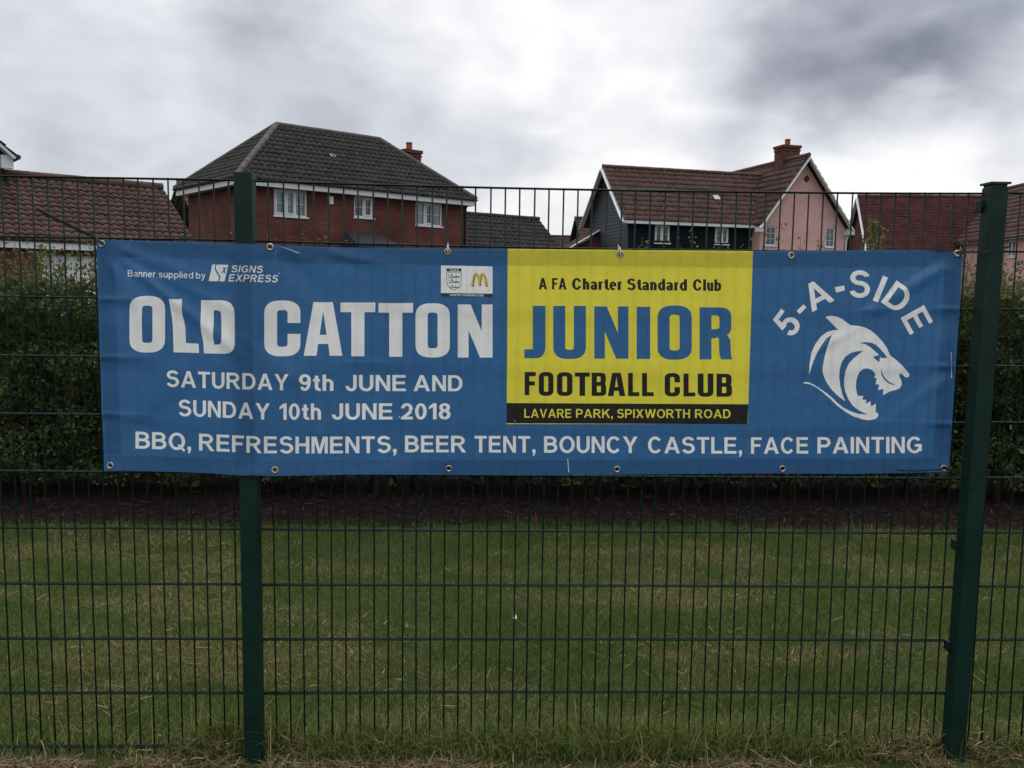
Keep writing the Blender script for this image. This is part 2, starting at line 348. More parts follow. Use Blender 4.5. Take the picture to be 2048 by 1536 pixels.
def window(root, x0, x1, z0, z1, y, lights=2, inside=None, bars=0, openers=(), vbars=False):
    t = .055; yf = y+.035
    f = MB()
    f.box((x0, yf, z0), (x0+t, yf+.06, z1)); f.box((x1-t, yf, z0), (x1, yf+.06, z1))
    f.box((x0+t, yf, z0), (x1-t, yf+.06, z0+t)); f.box((x0+t, yf, z1-t), (x1-t, yf+.06, z1))
    xs = [x0+t+(x1-x0-2*t)*i/lights for i in range(lights+1)]
    for xm in xs[1:-1]: f.box((xm-.03, yf-.001, z0+t), (xm+.03, yf+.061, z1-t))
    w = f.build('window', WHITE, root)
    for i in range(lights):
        a = xs[i] + (.03 if i else 0); b = xs[i+1] - (.03 if i < lights-1 else 0); c, d = z0+t, z1-t
        if i in openers:              # an opening casement has a second, prouder sash frame
            s = MB(); q = .045
            s.box((a, yf-.018, c), (a+q, yf+.03, d)); s.box((b-q, yf-.018, c), (b, yf+.03, d))
            s.box((a+q, yf-.018, c), (b-q, yf+.03, c+q)); s.box((a+q, yf-.018, d-q), (b-q, yf+.03, d))
            s.build('casement', WHITE, w); a += q; b -= q; c += q; d -= q
        g_ = MB(); g_.box((a, yf+.034, c), (b, yf+.042, d)); g_.build('pane', GLASS, w)
        if bars or vbars:
            s = MB()
            for k in range(bars):
                zz = c+(d-c)*(k+1)/(bars+1); s.box((a, yf+.024, zz-.008), (b, yf+.033, zz+.008))
            if vbars: s.box(((a+b)/2-.008, yf+.022, c), ((a+b)/2+.008, yf+.0325, d))
            s.build('glazing_bar', WHITE, w)
    if inside == 'blind':
        s = MB(); z = z0+t
        while z < z1-t:
            s.poly([(x0+t, yf+.095, z), (x1-t, yf+.095, z), (x1-t, yf+.125, z+.034), (x0+t, yf+.125, z+.034)]); z += .048
        s.box((x0+t, yf+.09, (z0+z1)/2-.03), (x1-t, yf+.10, (z0+z1)/2+.03))
        s.build('blind', BLIND, w)
    if inside == 'curtain':
        n = 24
        for (a, b) in ((x0+.03, x0+(x1-x0)*.40), (x1-(x1-x0)*.16, x1-.03)):
            s = MB()
            for i in range(n):
                u0, u1 = a+(b-a)*i/n, a+(b-a)*(i+1)/n; w0, w1 = yf+.13+.018*math.sin(i*1.3), yf+.13+.018*math.sin((i+1)*1.3)
                s.poly([(u0, w0, z0), (u1, w1, z0), (u1, w1, z1), (u0, w0, z1)])
            s.build('curtain', CURT, w)
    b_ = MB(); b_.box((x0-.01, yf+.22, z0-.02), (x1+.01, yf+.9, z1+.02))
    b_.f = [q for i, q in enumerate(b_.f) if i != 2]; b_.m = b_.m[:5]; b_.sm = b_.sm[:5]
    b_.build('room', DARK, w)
    s = MB(); s.box((x0-.04, y-.045, z0-.045), (x1+.04, y+.095, z0-.001)); s.build('sill', WHITE, w)
    return w
def chimney(root, x0, x1, y0, y1, z0, z1, brick, pots=1, clay=None):
    c = MB(); c.box((x0, y0, z0), (x1, y1, z1-.26))
    for i, (g_, h0, h1) in enumerate(((.03, .26, .19), (.0, .19, .13), (.055, .13, 0))):
        c.box((x0-g_, y0-g_, z1-h0+.001*i), (x1+g_, y1+g_, z1-h1))
    ch = c.build('chimney', brick, root)
    for i in range(pots):
        px = x0+(x1-x0)*(i+.5)/pots; py = (y0+y1)/2
        p = MB(); p.lathe((px, py, z1-.01), (0, 0, 1), [(.13, 0), (.125, .2), (.115, .27), (.135, .28), (.135, .33), (.09, .33), (.085, .1)], 16)
        p.build('chimney_pot', clay, ch)
    return ch
def lap_boards(mb, org, e, length, z0, z1, pitch=.15, out=.022):
    org = Vector(org); e = Vector(e).normalized(); n = Vector((e.y, -e.x, 0)); z = z0
    while z < z1:
        b = .004*random.random()
        A = org + n*(out+b) + Vector((0, 0, z)); B = A + e*length; C = org + e*length + n*.002 + Vector((0, 0, z+pitch+.012)); D = org + n*.002 + Vector((0, 0, z+pitch+.012))
        A2 = org + Vector((0, 0, z)); B2 = A2 + e*length
        mb.poly([A, B, C, D]); mb.poly([A2, B2, B, A]); z += pitch
def gable_roof(root, x0, x1, yf, yr, yb, ze, zr, zb, tm, gauge=.3, lam=.27, amp=.028, over=.03, back=True, clip=None, ridge=True):
    t = MB(); run = yr-yf; s = Vector((0, run, zr-ze)); tile_slope(t, (x0-over, yf, ze), (1, 0, 0), s, x1-x0+2*over, s.length+.02, gauge, lam, amp)
    if back:
        s = Vector((0, yr-yb, zr-zb)); tile_slope(t, (x1+over, yb, zb), (-1, 0, 0), s, x1-x0+2*over, s.length+.02, gauge, lam, amp)
    ro = t.build('roof', tm, root, clip=clip)
    if ridge:
        r = MB(); ridge_tiles(r, (x0-over, yr, zr+.03), (x1+over, yr, zr+.03)); r.build('ridge_tile', tm, ro, clip=clip)
    return ro

BRICK = brick_mat('red brick', (.122, .037, .029), (.080, .027, .023), (.095, .064, .054))
BRICK2 = brick_mat('dark red brick', (.105, .034, .027), (.072, .027, .022), (.095, .068, .058))
CLAY = mat('terracotta pot', (.22, .068, .042), .8, .2, var=.2)
T_DARK = tile_mat('charcoal pantile', (.030, .028, .028), (.038, .035, .034), (.054, .050, .040))
T_BROWN = tile_mat('brown pantile', (.060, .038, .034), (.080, .047, .040), (.080, .060, .038))
T_RED = tile_mat('red brown tile', (.064, .038, .034), (.084, .046, .039), (.070, .056, .042))
T_PLAIN = tile_mat('plum plain tile', (.072, .029, .028), (.092, .036, .033), (.09, .05, .038))
T_GREY = tile_mat('grey brown tile', (.075, .065, .055), (.11, .09, .075), (.11, .10, .07), .55)
BOARD = mat('black weatherboard', (.0040, .0052, .0090), .75, .12, var=.2, vscale=5)
PINK = mat('pink render', (.50, .305, .292), .9, .15, var=.10, vscale=2.2, bump=.15, bscale=40)
LEAD = mat('lead grey sheet', (.11, .12, .14), .6, .35, var=.2, vscale=4)

# ---------------- brick house with the hipped roof
H = thing('hipped_house', 'two storey red brick house with dark hipped roof and white eaves', 'house', (-6.695, 23.858, 0), R(39.15))
L, D_, ZE = 9.0, 5.0, 5.0; pit = R(40.3)
w = MB(); ops = [(1.30, 2.43, 3.975, 4.80), (4.15, 4.885, 4.11, 4.80), (6.61, 7.755, 3.995, 4.80)]
wall_open(w, .3, L-.14, 0, 4.86, .3, ops)
w.poly([(.3, D_-.3, 0), (.3, .3, 0), (.3, .3, 4.86), (.3, D_-.3, 4.86)]); w.poly([(L-.14, .3, 0), (L-.14, D_-.3, 0), (L-.14, D_-.3, 4.86), (L-.14, .3, 4.86)])
w.poly([(L-.14, D_-.3, 0), (.3, D_-.3, 0), (.3, D_-.3, 4.86), (L-.14, D_-.3, 4.86)])
w.build('wall', BRICK, H)
for (a, b, c, d), n_, ins, op in zip(ops, (3, 2, 3), ('blind', None, 'curtain'), ((0, 1), (1,), (1,))):
    window(H, a, b, c, d, .3, n_, ins, bars=0 if ins == 'blind' else 1, openers=op)
f = MB(); zt, zb_ = 4.99, 4.80
f.box((0, 0, zb_), (L, .03, zt)); f.box((0, .03, zb_), (.03, D_, zt)); f.box((L-.03, .03, zb_), (L, D_, zt)); f.box((.03, D_-.03, zb_), (L-.03, D_, zt))
f.box((.03, .03, zb_+.012), (L-.03, .298, zb_+.03)); f.box((.03, .298, zb_+.012), (.298, D_-.03, zb_+.03)); f.box((L-.138, .298, zb_+.012), (L-.03, D_-.03, zb_+.03))
f.build('fascia', WHITE, H)
t = MB(); sl = D_/2/math.cos(pit)
tile_slope(t, (-.06, -.06, ZE), (1, 0, 0), (0, math.cos(pit), math.sin(pit)), L+.12, sl+.1, .255, .22, .024)
roof = t.build('roof', T_DARK, H, clip=[((0, 0, 0), (-1, 1, 0)), ((L, 0, 0), (1, 1, 0))])
for nm, org, e, s, ln, cl in (('hip_slope', (-.06, D_+.06, ZE), (0, -1, 0), (math.cos(pit), 0, math.sin(pit)), D_+.12, [((0, 0, 0), (1, -1, 0)), ((0, D_, 0), (1, 1, 0))]),
                              ('hip_slope', (L+.06, -.06, ZE), (0, 1, 0), (-math.cos(pit), 0, math.sin(pit)), D_+.12, [((L, 0, 0), (-1, -1, 0)), ((L, D_, 0), (-1, 1, 0))]),
                              ('rear_slope', (L+.06, D_+.06, ZE), (-1, 0, 0), (0, -math.cos(pit), math.sin(pit)), L+.12, [((0, D_, 0), (-1, -1, 0)), ((L, D_, 0), (1, -1, 0))])):
    t = MB(); tile_slope(t, org, e, s, ln, sl+.1, .255, .22, .024); t.build(nm, T_DARK, roof, clip=[(Vector(c), Vector(n_).normalized()) for c, n_ in cl])
ZR = ZE + D_/2*math.tan(pit)
T_RIDGE = mat('grey ridge tile', (.060, .058, .058), .85, .2, col2=(.085, .078, .066), vscale=1.5)
r = MB(); ridge_tiles(r, (D_/2, D_/2, ZR+.05), (L-D_/2, D_/2, ZR+.05))
for c in ((-.03, -.03), (-.03, D_+.03)): ridge_tiles(r, (c[0], c[1], ZE+.05), (D_/2, D_/2, ZR+.05), .10)
for c in ((L+.03, -.03), (L+.03, D_+.03)): ridge_tiles(r, (c[0], c[1], ZE+.05), (L-D_/2, D_/2, ZR+.05), .10)
r.build('ridge_tile', T_RIDGE, roof)
v = MB(); yv = 1.30; zv = ZE+yv*math.tan(pit)+.075
v.beam((3.82, yv, zv), (4.02, yv, zv), .16, .05, up=(0, -math.sin(pit), math.cos(pit))); v.build('roof_vent', LEAD, roof)
chimney(H, 9.04, 9.80, 4.55, 5.15, 0, 7.36, BRICK2, 1, CLAY)
a = MB(); a.box((3.15, .235, 4.45), (3.35, .298, 4.71)); a.build('alarm_box', WHITE, H, bevel=.025)
p_ = MB(); p_.poly([(3.62, -.75, 3.20), (5.30, -.75, 3.20), (4.98, .299, 3.62), (3.80, .299, 3.62)]); p_.poly([(3.62, -.75, 3.20), (3.80, .299, 3.62), (3.62, .299, 3.20)]); p_.poly([(5.30, -.75, 3.2), (5.30, .299, 3.2), (4.98, .299, 3.62)])
p_.box((3.62, -.75, 3.08), (5.30, .297, 3.197)); p_.build('porch_roof', mat('slate porch roof', (.030, .030, .036), .7, .2, var=.2, vscale=4), H)
dp = MB(); dp.tube([(8.72, .22, 0), (8.72, .22, 4.6), (8.72, .05, 4.9)], .035, 8); dp.build('downpipe', BLACKP, H)

# ---------------- garage with the brown pantile roof, left
Gz = 2.567
G = thing('garage', 'garage with brown pantile gable roof and white garage door behind the hedge', 'garage', (-6.912, 18.191, 0), R(39.15))
w = MB(); x0, x1 = -5.6, -.12
wall_open(w, x0, x1, 0, Gz-.08, -1.9, [(-3.05, -.42, 0, 2.30)], .12)
w.poly([(x1, -1.9, 0), (x1, 1.9, 0), (x1, 1.9, Gz-.08), (x1, 0, 3.9), (x1, -1.9, Gz-.08)]); w.poly([(x0, 1.9, 0), (x0, -1.9, 0), (x0, -1.9, Gz-.08), (x0, 0, 3.9), (x0, 1.9, Gz-.08)])
w.poly([(x1, 1.9, 0), (x0, 1.9, 0), (x0, 1.9, Gz-.08), (x1, 1.9, Gz-.08)]); w.build('wall', BRICK, G)
gable_roof(G, x0, 0, -2.08, 0, 2.08, Gz, 4.0, Gz, T_BROWN, .19, .17, .019)
f = MB(); f.box((x0, -2.06, Gz-.16), (-.02, -2.03, Gz-.012)); f.box((x0, -2.03, Gz-.158), (-.02, -1.902, Gz-.14)); f.build('fascia', WHITE, G)
d = MB(); d.box((-3.05, -1.82, 0), (-.42, -1.78, 2.30))
for k in range(9): d.box((-3.05, -1.828, .02+k*.254), (-.42, -1.8205, .25+k*.254))
d.build('garage_door', WHITE, G)

# ---------------- end of the brick house at the very left
H1 = thing('gabled_house', 'brick house corner with white bargeboard cut by the left edge of the photo', 'house', (-9.20, 15.6, 0), R(39.15))
w = MB(); ze = 4.42
w.poly([(-6, 0, 0), (0, 0, 0), (0, 0, ze), (-3, 0, ze+2.7), (-6, 0, ze)]); w.poly([(0, 0, 0), (0, 7, 0), (0, 7, ze), (0, 0, ze)]); w.poly([(-6, 7, 0), (-6, 0, 0), (-6, 0, ze), (-6, 7, ze)])
w.poly([(0, 7, 0), (-6, 7, 0), (-6, 7, ze), (-3, 7, ze+2.7), (0, 7, ze)]); w.build('wall', BRICK2, H1)
t = MB(); sv = Vector((-3.25, 0, 2.92)); tile_slope(t, (.25, -.2, ze-.12), (0, 1, 0), sv, 7.3, sv.length); sv2 = Vector((3.25, 0, 2.92)); tile_slope(t, (-6.25, 7.1, ze-.12), (0, -1, 0), sv2, 7.3, sv2.length)
t.build('roof', T_GREY, H1)
bb = MB(); bb.beam((.22, -.13, ze-.16), (-3, -.13, ze+2.72), .05, .24, up=(0, -1, 0)); bb.beam((-6.22, -.13, ze-.16), (-3, -.13, ze+2.72), .05, .24, up=(0, -1, 0))
bb.box((-.02, -.155, ze-.36), (.20, -.02, ze-.10)); bb.build('bargeboard', WHITE, H1)
gt = MB(); gt.tube([(.27, -.25, ze-.13), (.27, 7, ze-.13)], .055, 8); gt.build('gutter', BLACKP, H1)

# ---------------- house seen in the gap left of the hipped house
Hs = thing('far_house', 'distant house end with grey tiled roof in the gap beside the hipped brick house', 'house', (-14.75, 45, 0), R(39.15))
w = MB(); w.box((.3, .3, 0), (6, 5, 4.95)); w.build('wall', BRICK2, Hs)
gable_roof(Hs, 0, 6.2, -.1, 2.6, 5.3, 4.95, 7.55, 4.95, T_GREY, .33, .3, .02)
f = MB(); f.box((0, -.1, 4.78), (6.2, -.06, 4.93)); f.build('fascia', WHITE, Hs)

# ---------------- low dark roof right of the hipped house
Gr = thing('low_garage', 'low building with charcoal pantile roof between the hipped house and the black house', 'garage', (3.061, 37.334, 0), R(33))
gable_roof(Gr, -5.6, 0, -2.6, 0, 2.6, 2.9, 5.0, 2.9, T_DARK, .28, .25, .026)
w = MB(); w.box((-5.4, -2.4, 0), (-.15, 2.4, 2.86)); w.poly([(-.15, -2.4, 2.86), (-.15, 2.4, 2.86), (-.15, 0, 4.86)]); w.build('wall', BRICK, Gr)

# ---------------- tiny roofs far behind
Fr_ = thing('far_bungalow', 'tiny distant brown roof low in the gap left of the black house', 'house', (5.2, 70, 0), 0)
gable_roof(Fr_, 0, 2.5, -3, 0, 3, 3.6, 6.35, 3.6, T_BROWN, .33, .3, .02)
w = MB(); w.box((.1, -2.8, 0), (2.4, 2.8, 3.55)); w.build('wall', BRICK, Fr_)
Fb = thing('far_house', 'distant brown roofed house end showing just left of the black boarded gable', 'house', (5.97, 50, 0), R(4))
w = MB(); w.box((.15, -2.6, 0), (5.9, 2.8, 4.4)); w.build('wall', BRICK2, Fb)
gable_roof(Fb, 0, 6, -2.8, 0, 2.8, 4.2, 6.15, 4.2, T_BROWN, .33, .3, .02)

# ---------------- black weatherboarded house joined to the pink gabled wing
Bk = thing('boarded_house', 'black weatherboard house with red brown roof joined to a pink gabled wing', 'house', (6.633, 35.285, 0), R(14.7))
ze, zr, yr = 4.9, 7.45, 2.575; LB = 6.45
w = MB(); bops = [(1.61, 2.35, 3.96, 4.76), (4.565, 5.272, 3.99, 4.76)]
lap_boards(w, (.3, .3, 0), (1, 0, 0), LB-.3, 0, 3.96)
for a, b in ((.3, 1.61), (2.35, 4.565), (5.272, LB)): lap_boards(w, (a, .3, 0), (1, 0, 0), b-a, 3.96, 4.78)
wall_open(w, .3, LB, 0, 4.80, .3, bops)
w.build('board_wall', BOARD, Bk)
BOARD_LIT = mat('lit side weatherboard', (.034, .042, .052), .6, .3, var=.15, vscale=5)  # lighter copy of the boards: stronger light on the gable side painted into the colour
w = MB(); lap_boards(w, (.3, 4.85, 0), (0, -1, 0), 4.55, 0, 7.4)
w.poly([(.3, 4.85, 0), (.3, .3, 0), (.3, .3, 7.4), (.3, 4.85, 7.4)])
sl_ = (zr-ze)/yr
cl = [(Vector((0, 0, ze-.04)), Vector((0, -sl_, 1)).normalized()), (Vector((0, 2*yr, ze-.04)), Vector((0, sl_, 1)).normalized())]
w.build('gable_wall', BOARD_LIT, Bk, clip=cl)
cb = MB(); cb.box((.272, .272, 0), (.34, .34, 4.80)); cb.build('corner_board', BOARD_LIT, Bk)
for a in bops: window(Bk, *a[:2], a[2], a[3], .3, 2, None, bars=1, openers=(0, 1))
ro = gable_roof(Bk, .02, 8.5, 0, yr, 2*yr, ze, zr, ze, T_RED, .33, .3, .018, clip=[((8.75, 0, 0), (1, 0, 0))])
f = MB(); f.box((.0, .0, ze-.16), (LB, .03, ze-.012)); f.box((.03, .03, ze-.158), (LB, .298, ze-.14)); f.build('fascia', WHITE, Bk)
f = MB()
f.beam((-.03, -.02, ze-.10), (-.03, yr, zr-.10), .035, .20, up=(1, 0, 0)); f.beam((-.03, 2*yr+.02, ze-.10), (-.03, yr, zr-.10), .034, .20, up=(1, 0, 0))
f.build('bargeboard', WHITE, Bk)
v = MB()
for k in range(3):
    yv = 1.22; zv = ze+yv*sl_+.06; v.beam((5.0+k*.10, yv-.1, zv-.1*sl_), (5.0+k*.10, yv+.1, zv+.1*sl_), .06, .03, up=(0, -.7, .7))
v.build('roof_vent', WHITE, ro)
# lean-to on the far side of the gable
lt = MB(); sv = Vector((2.3, 0, 1.35)); tile_slope(lt, (-2.0, 5.0, 3.30), (0, -1, 0), sv, 1.5, sv.length)
lean = lt.build('lean_to_roof', T_RED, Bk)
f = MB(); f.beam((-2.05, 3.46, 3.30), (.28, 3.46, 4.66), .035, .2, up=(0, -1, 0)); f.build('lean_to_bargeboard', WHITE, Bk)
f = MB(); f.poly([(-1.95, 3.6, 0), (.29, 3.6, 0), (.29, 3.6, 4.5), (-1.95, 3.6, 3.25)]); f.poly([(-1.95, 4.9, 0), (-1.95, 3.6, 0), (-1.95, 3.6, 3.25), (-1.95, 4.9, 3.25)]); f.build('lean_to_wall', BRICK2, Bk)
# pink wing: ridge runs front to back
PX0, PX1, PXM, PY, PZR = 6.36, 11.05, 8.60, -.62, 7.98
w = MB(); pops = [(6.80, 7.335, 3.96, 4.83), (9.94, 10.425, 3.97, 4.85)]; yw = PY+.32
wall_open(w, PX0+.12, PX1-.12, 0, 4.86, yw, pops)
kz = (PZR-ze)/(PXM-PX0); kz2 = (PZR-ze)/(PX1-PXM)
w.poly([(PX0+.12, yw, 4.86), (PX1-.12, yw, 4.86), (PXM, yw, PZR-.16)])
w.poly([(PX0+.12, 6.8, 0), (PX0+.12, yw, 0), (PX0+.12, yw, 4.86), (PX0+.12, 6.8, 4.86)]); w.poly([(PX1-.12, yw, 0), (PX1-.12, 6.8, 0), (PX1-.12, 6.8, 4.86), (PX1-.12, yw, 4.86)])
w.poly([(PX1-.12, 6.8, 0), (PX0+.12, 6.8, 0), (PX0+.12, 6.8, 4.86), (PXM, 6.8, PZR-.16), (PX1-.12, 6.8, 4.86)])
w.build('pink_wall', PINK, Bk)
for a in pops: window(Bk, *a, yw, 1, None, bars=2, vbars=True)
t = MB(); sv = Vector((PXM-PX0, 0, PZR-ze)); tile_slope(t, (PX0, 6.9, ze), (0, -1, 0), sv, 6.9-PY+.05, sv.length+.02, .33, .3, .018)
sv = Vector((PXM-PX1, 0, PZR-ze)); tile_slope(t, (PX1, PY-.05, ze), (0, 1, 0), sv, 6.9-PY+.05, sv.length+.02, .33, .3, .018)
pr = t.build('wing_roof', T_RED, Bk)
r = MB(); ridge_tiles(r, (PXM, PY-.05, PZR+.04), (PXM, 6.9, PZR+.04)); r.build('ridge_tile', T_RED, pr)
bb = MB(); bb.beam((PX0-.08, PY-.03, ze-.20), (PXM+.03, PY-.03, PZR-.10), .04, .22, up=(0, -1, 0)); bb.beam((PX1+.08, PY-.032, ze-.20), (PXM-.03, PY-.032, PZR-.10), .04, .22, up=(0, -1, 0))
bb.box((PX0-.14, PY-.06, ze-.36), (PX0+.16, yw-.01, ze-.16)); bb.box((PX1-.16, PY-.062, ze-.36), (PX1+.14, yw-.01, ze-.16)); bb.build('bargeboard', WHITE, Bk)
v = MB(); cz = 7.0; v.poly([(8.77, yw-.012, cz-.15), (8.92, yw-.012, cz), (8.77, yw-.012, cz+.15), (8.62, yw-.012, cz)])
for (ax, az), (bx, bz) in zip([(8.77, cz-.15), (8.92, cz), (8.77, cz+.15), (8.62, cz)], [(8.92, cz), (8.77, cz+.15), (8.62, cz), (8.77, cz-.15)]): v.beam((ax, yw-.012, az), (bx, yw-.012, bz), .03, .03, up=(0, -1, 0))
v.build('gable_vent', BRICK2, Bk)
chimney(Bk, 8.36, 9.24, 1.0, 1.75, 7.0, 8.70, BRICK2, 1, CLAY)
dp = MB(); dp.tube([(PX1-.05, yw-.06, 0), (PX1-.05, yw-.06, 4.3), (PX1+.05, yw-.2, 4.72)], .035, 8); dp.build('downpipe', WHITEP, Bk)
gt = MB(); gt.poly([(6.35, -.1, 4.97), (6.42, -.1, 4.97), (8.68, 2.55, 7.50), (8.60, 2.55, 7.50)]); gt.build('valley_flashing', LEAD, pr)

# ---------------- plum tiled house at the right
Tl = thing('tiled_house', 'house with steep plain plum tiled roof and brick gable right of the pink wing', 'house', (22.185, 48.157, 0), R(-6.6))
w = MB(); w.poly([(.2, 3.2, 0), (.2, -2.1, 0), (.2, -2.1, 4.4), (.2, 0, 7.3), (.2, 3.2, 3.1)]); w.poly([(.2, -2.1, 0), (9, -2.1, 0), (9, -2.1, 4.4), (.2, -2.1, 4.4)]); w.build('wall', BRICK2, Tl)
gable_roof(Tl, 0, 9.3, -2.35, 0, 3.3, 4.25, 7.5, 3.1, T_PLAIN, .11, .17, .002)
f = MB(); f.beam((-.06, -2.38, 4.12), (-.06, 0, 7.40), .04, .17, up=(1, 0, 0)); f.beam((-.06, 3.3, 3.0), (-.06, 0, 7.40), .039, .17, up=(1, 0, 0)); f.box((0, -2.36, 4.02), (9.3, -2.32, 4.22)); f.build('bargeboard', WHITE, Tl)
Fs = thing('far_house', 'sliver of a distant brown roof between the pink wing and the plum tiled house', 'house', (24.5, 60, 0), R(5))
gable_roof(Fs, -1.5, 6, -3, 0, 3, 4.3, 7.05, 4.3, T_RED, .33, .3, .02); w = MB(); w.box((-1.3, -2.8, 0), (5.8, 2.8, 4.28)); w.build('wall', BRICK2, Fs)

# ---------------- pink house at the right edge
K = thing('pink_house', 'pink house with brown roof and white window cut by the right edge of the photo', 'house', (26.756, 46.118, 0), R(-93.4))
w = MB(); kop = [(5.40, 6.17, 3.76, 4.62)]; wall_open(w, .1, 12, 0, 4.70, .3, kop); w.poly([(.1, 5.5, 0), (.1, .3, 0), (.1, .3, 4.7), (.1, 2.8, 7.5), (.1, 5.5, 4.7)]); w.build('wall', PINK, K)
window(K, *kop[0], .3, 2, 'curtain', bars=0, openers=(0, 1))
gable_roof(K, -.1, 12, 0, 2.75, 5.5, 4.8, 7.78, 4.8, T_RED, .33, .3, .018)
f = MB(); f.box((-.1, .0, 4.64), (12, .03, 4.785)); f.box((-.1, .03, 4.642), (12, .298, 4.66)); f.build('fascia', WHITE, K)
gt = MB(); gt.tube([(-.15, -.06, 4.74), (12, -.06, 4.74)], .05, 8); gt.build('gutter', BLACKP, K)

# ------------------------------------------------------------------ hedge and the shoots on it
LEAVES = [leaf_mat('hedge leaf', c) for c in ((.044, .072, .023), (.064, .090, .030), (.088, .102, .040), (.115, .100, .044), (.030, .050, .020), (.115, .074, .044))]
TWIG = mat('hedge twig', (.026, .020, .015), .9, .1, var=.3, vscale=30)
def leaves(pos, size, mats_p, droop=.0):
    n = len(pos)
    d1 = rng.normal(size=(n, 3)); d1 /= np.linalg.norm(d1, axis=1)[:, None]
    d2 = rng.normal(size=(n, 3)); d2[:, 2] += .6; d2 -= (d2*d1).sum(1)[:, None]*d1; d2 /= np.linalg.norm(d2, axis=1)[:, None]
    nn = np.cross(d1, d2); sz = size*rng.uniform(.6, 1.35, n)[:, None]
    v = np.empty((n, 6, 3))
    v[:, 0] = pos - d1*sz*.5; v[:, 1] = pos - d1*sz*.12 + d2*sz*.30 + nn*sz*.10; v[:, 2] = pos + d1*sz*.22 + d2*sz*.24 + nn*sz*.08
    v[:, 3] = pos + d1*sz*.5; v[:, 4] = pos + d1*sz*.22 - d2*sz*.24 + nn*sz*.08; v[:, 5] = pos - d1*sz*.12 - d2*sz*.30 + nn*sz*.10
    b = (np.arange(n)*6)[:, None]
    f = np.concatenate([b+np.array([[0, 1, 2, 3]]), b+np.array([[0, 3, 4, 5]])], 0)
    mi = rng.choice(len(mats_p), n, p=np.array(mats_p)/sum(mats_p)); return v.reshape(-1, 3), f, np.concatenate([mi, mi])
HX0, HX1 = -6.5, 9.0
def hedge_top(x): return 1.74 + .22*(fbm(x*.9+5, x*0+1.5, 21)-.5) + .05*np.exp(-((x+2.55)/.5)**2)*-1
def hedge_front(x, z): return 3.74 + .50*(fbm(x*1.3+40, z*1.5+7, 31, 3)-.5) + .80*(fbm(x*4.2+11, z*4.6+3, 33, 3)-.5) + .25*np.clip(.45-z, 0, 1)
hedge = thing('hedge', 'dark leafy hedge running along the mulch bed behind the fence', 'hedge', (1.2, 4.5, 0))
OFF = np.array([1.2, 4.5, 0])
n = 190000
x = rng.uniform(HX0, HX1, n); z = .16 + rng.random(n)**.85*(hedge_top(x)-.16)
keep = fbm(x*4.2+11, z*4.6+3, 33, 3) < .60 + .2*rng.random(n)
low = z < .34; keep &= ~(low & (rng.random(n) > (z-.05)/.29))
x, z = x[keep], z[keep]; y = hedge_front(x, z) + rng.exponential(.09, len(x))
pos = np.stack([x, y, z], 1)
# a looser crown of leaves on the top edge
m2 = 26000; x2 = rng.uniform(HX0, HX1, m2); z2 = hedge_top(x2)+np.minimum(rng.exponential(.085, m2), .26)-.05; y2 = hedge_front(x2, z2)+rng.uniform(0, .7, m2)
Vc, Fc, Mc = leaves(np.stack([x2, y2, z2], 1)-OFF, .030, (1.5, 2, 2.5, 3, 1, 1.6)); np_mesh('foliage', Vc, Fc, LEAVES, Mc, hedge)
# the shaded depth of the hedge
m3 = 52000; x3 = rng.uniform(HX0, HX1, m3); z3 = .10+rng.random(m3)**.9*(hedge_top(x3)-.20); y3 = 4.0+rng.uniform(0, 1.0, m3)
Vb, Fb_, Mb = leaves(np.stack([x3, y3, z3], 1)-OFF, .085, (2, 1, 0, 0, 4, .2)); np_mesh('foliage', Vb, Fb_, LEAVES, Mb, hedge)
V1, F1, M1 = leaves(pos-OFF, .034, (3, 3, 2.0, 1.0, 3, .35))
np_mesh('foliage', V1, F1, LEAVES, M1, hedge)
# twigs, trunks, and the shoots that rise above the trimmed top
lp = []
for i in range(70):
    tw = MB()
    sx = random.uniform(HX0, HX1); sy = 4.0+random.uniform(-.1, .35); b = Vector((sx, sy, -.02)) - Vector(OFF); q = [b]
    for k in range(4): q.append(q[-1]+Vector((random.uniform(-.07, .07), random.uniform(-.06, .06), .22)))
    r0 = random.uniform(.010, .026); tw.tube(q, [r0, r0*.85, r0*.7, r0*.6, r0*.4], 6); tw.build('stem', TWIG, hedge)
tw = MB(); shoots = []
for i in range(620):
    sx = random.uniform(HX0, HX1); dens = float(fbm(np.array(sx*2.2), np.array(9.5), 61))
    left = sx < -1.9
    if not left and (dens < .47 or random.random() < .35): continue
    shoots.append((sx, random.uniform(3.75, 4.5), random.uniform(.12, .46 if left else .42)*random.uniform(.5, 1)))
for (pxx, pyy) in [(640, 446), (655, 452), (600, 474), (1340, 470), (1425, 452), (1440, 462), (1500, 440), (1508, 452), (1565, 440), (1620, 452), (1605, 470), (1640, 478), (120, 490), (180, 500), (60, 520), (30, 500), (1955, 470), (2010, 490), (1930, 500), (1975, 480), (230, 470), (255, 474)]:
    P = at(pxx, pyy, 4.15); shoots.append((P[0], 4.15, P[2]-float(hedge_top(np.array(P[0])))-.02))
for sx, sy, h in shoots:
    if .1 < sx < 1.6: h = min(h, .10)
    zt = float(hedge_top(np.array(sx))); b = Vector((sx, sy, zt-.12)) - Vector(OFF); ln = h+.14; n_ = max(4, int(ln/.05)); q = [b]; dr = Vector((random.uniform(-.22, .22), random.uniform(-.2, .2), 1)).normalized()
    for k in range(n_):
        dr = (dr + Vector((random.uniform(-.12, .12), random.uniform(-.12, .12), .05))).normalized(); q.append(q[-1]+dr*ln/n_)
    tw.tube(q, [.0035*(1-.75*k/n_) for k in range(n_+1)], 4)
    for k in range(2, n_+1):
        for s_ in range(random.choice((1, 2, 2, 3))):
            lp.append(tuple(q[k] + Vector((random.gauss(0, .022), random.gauss(0, .022), random.gauss(0, .012)))))
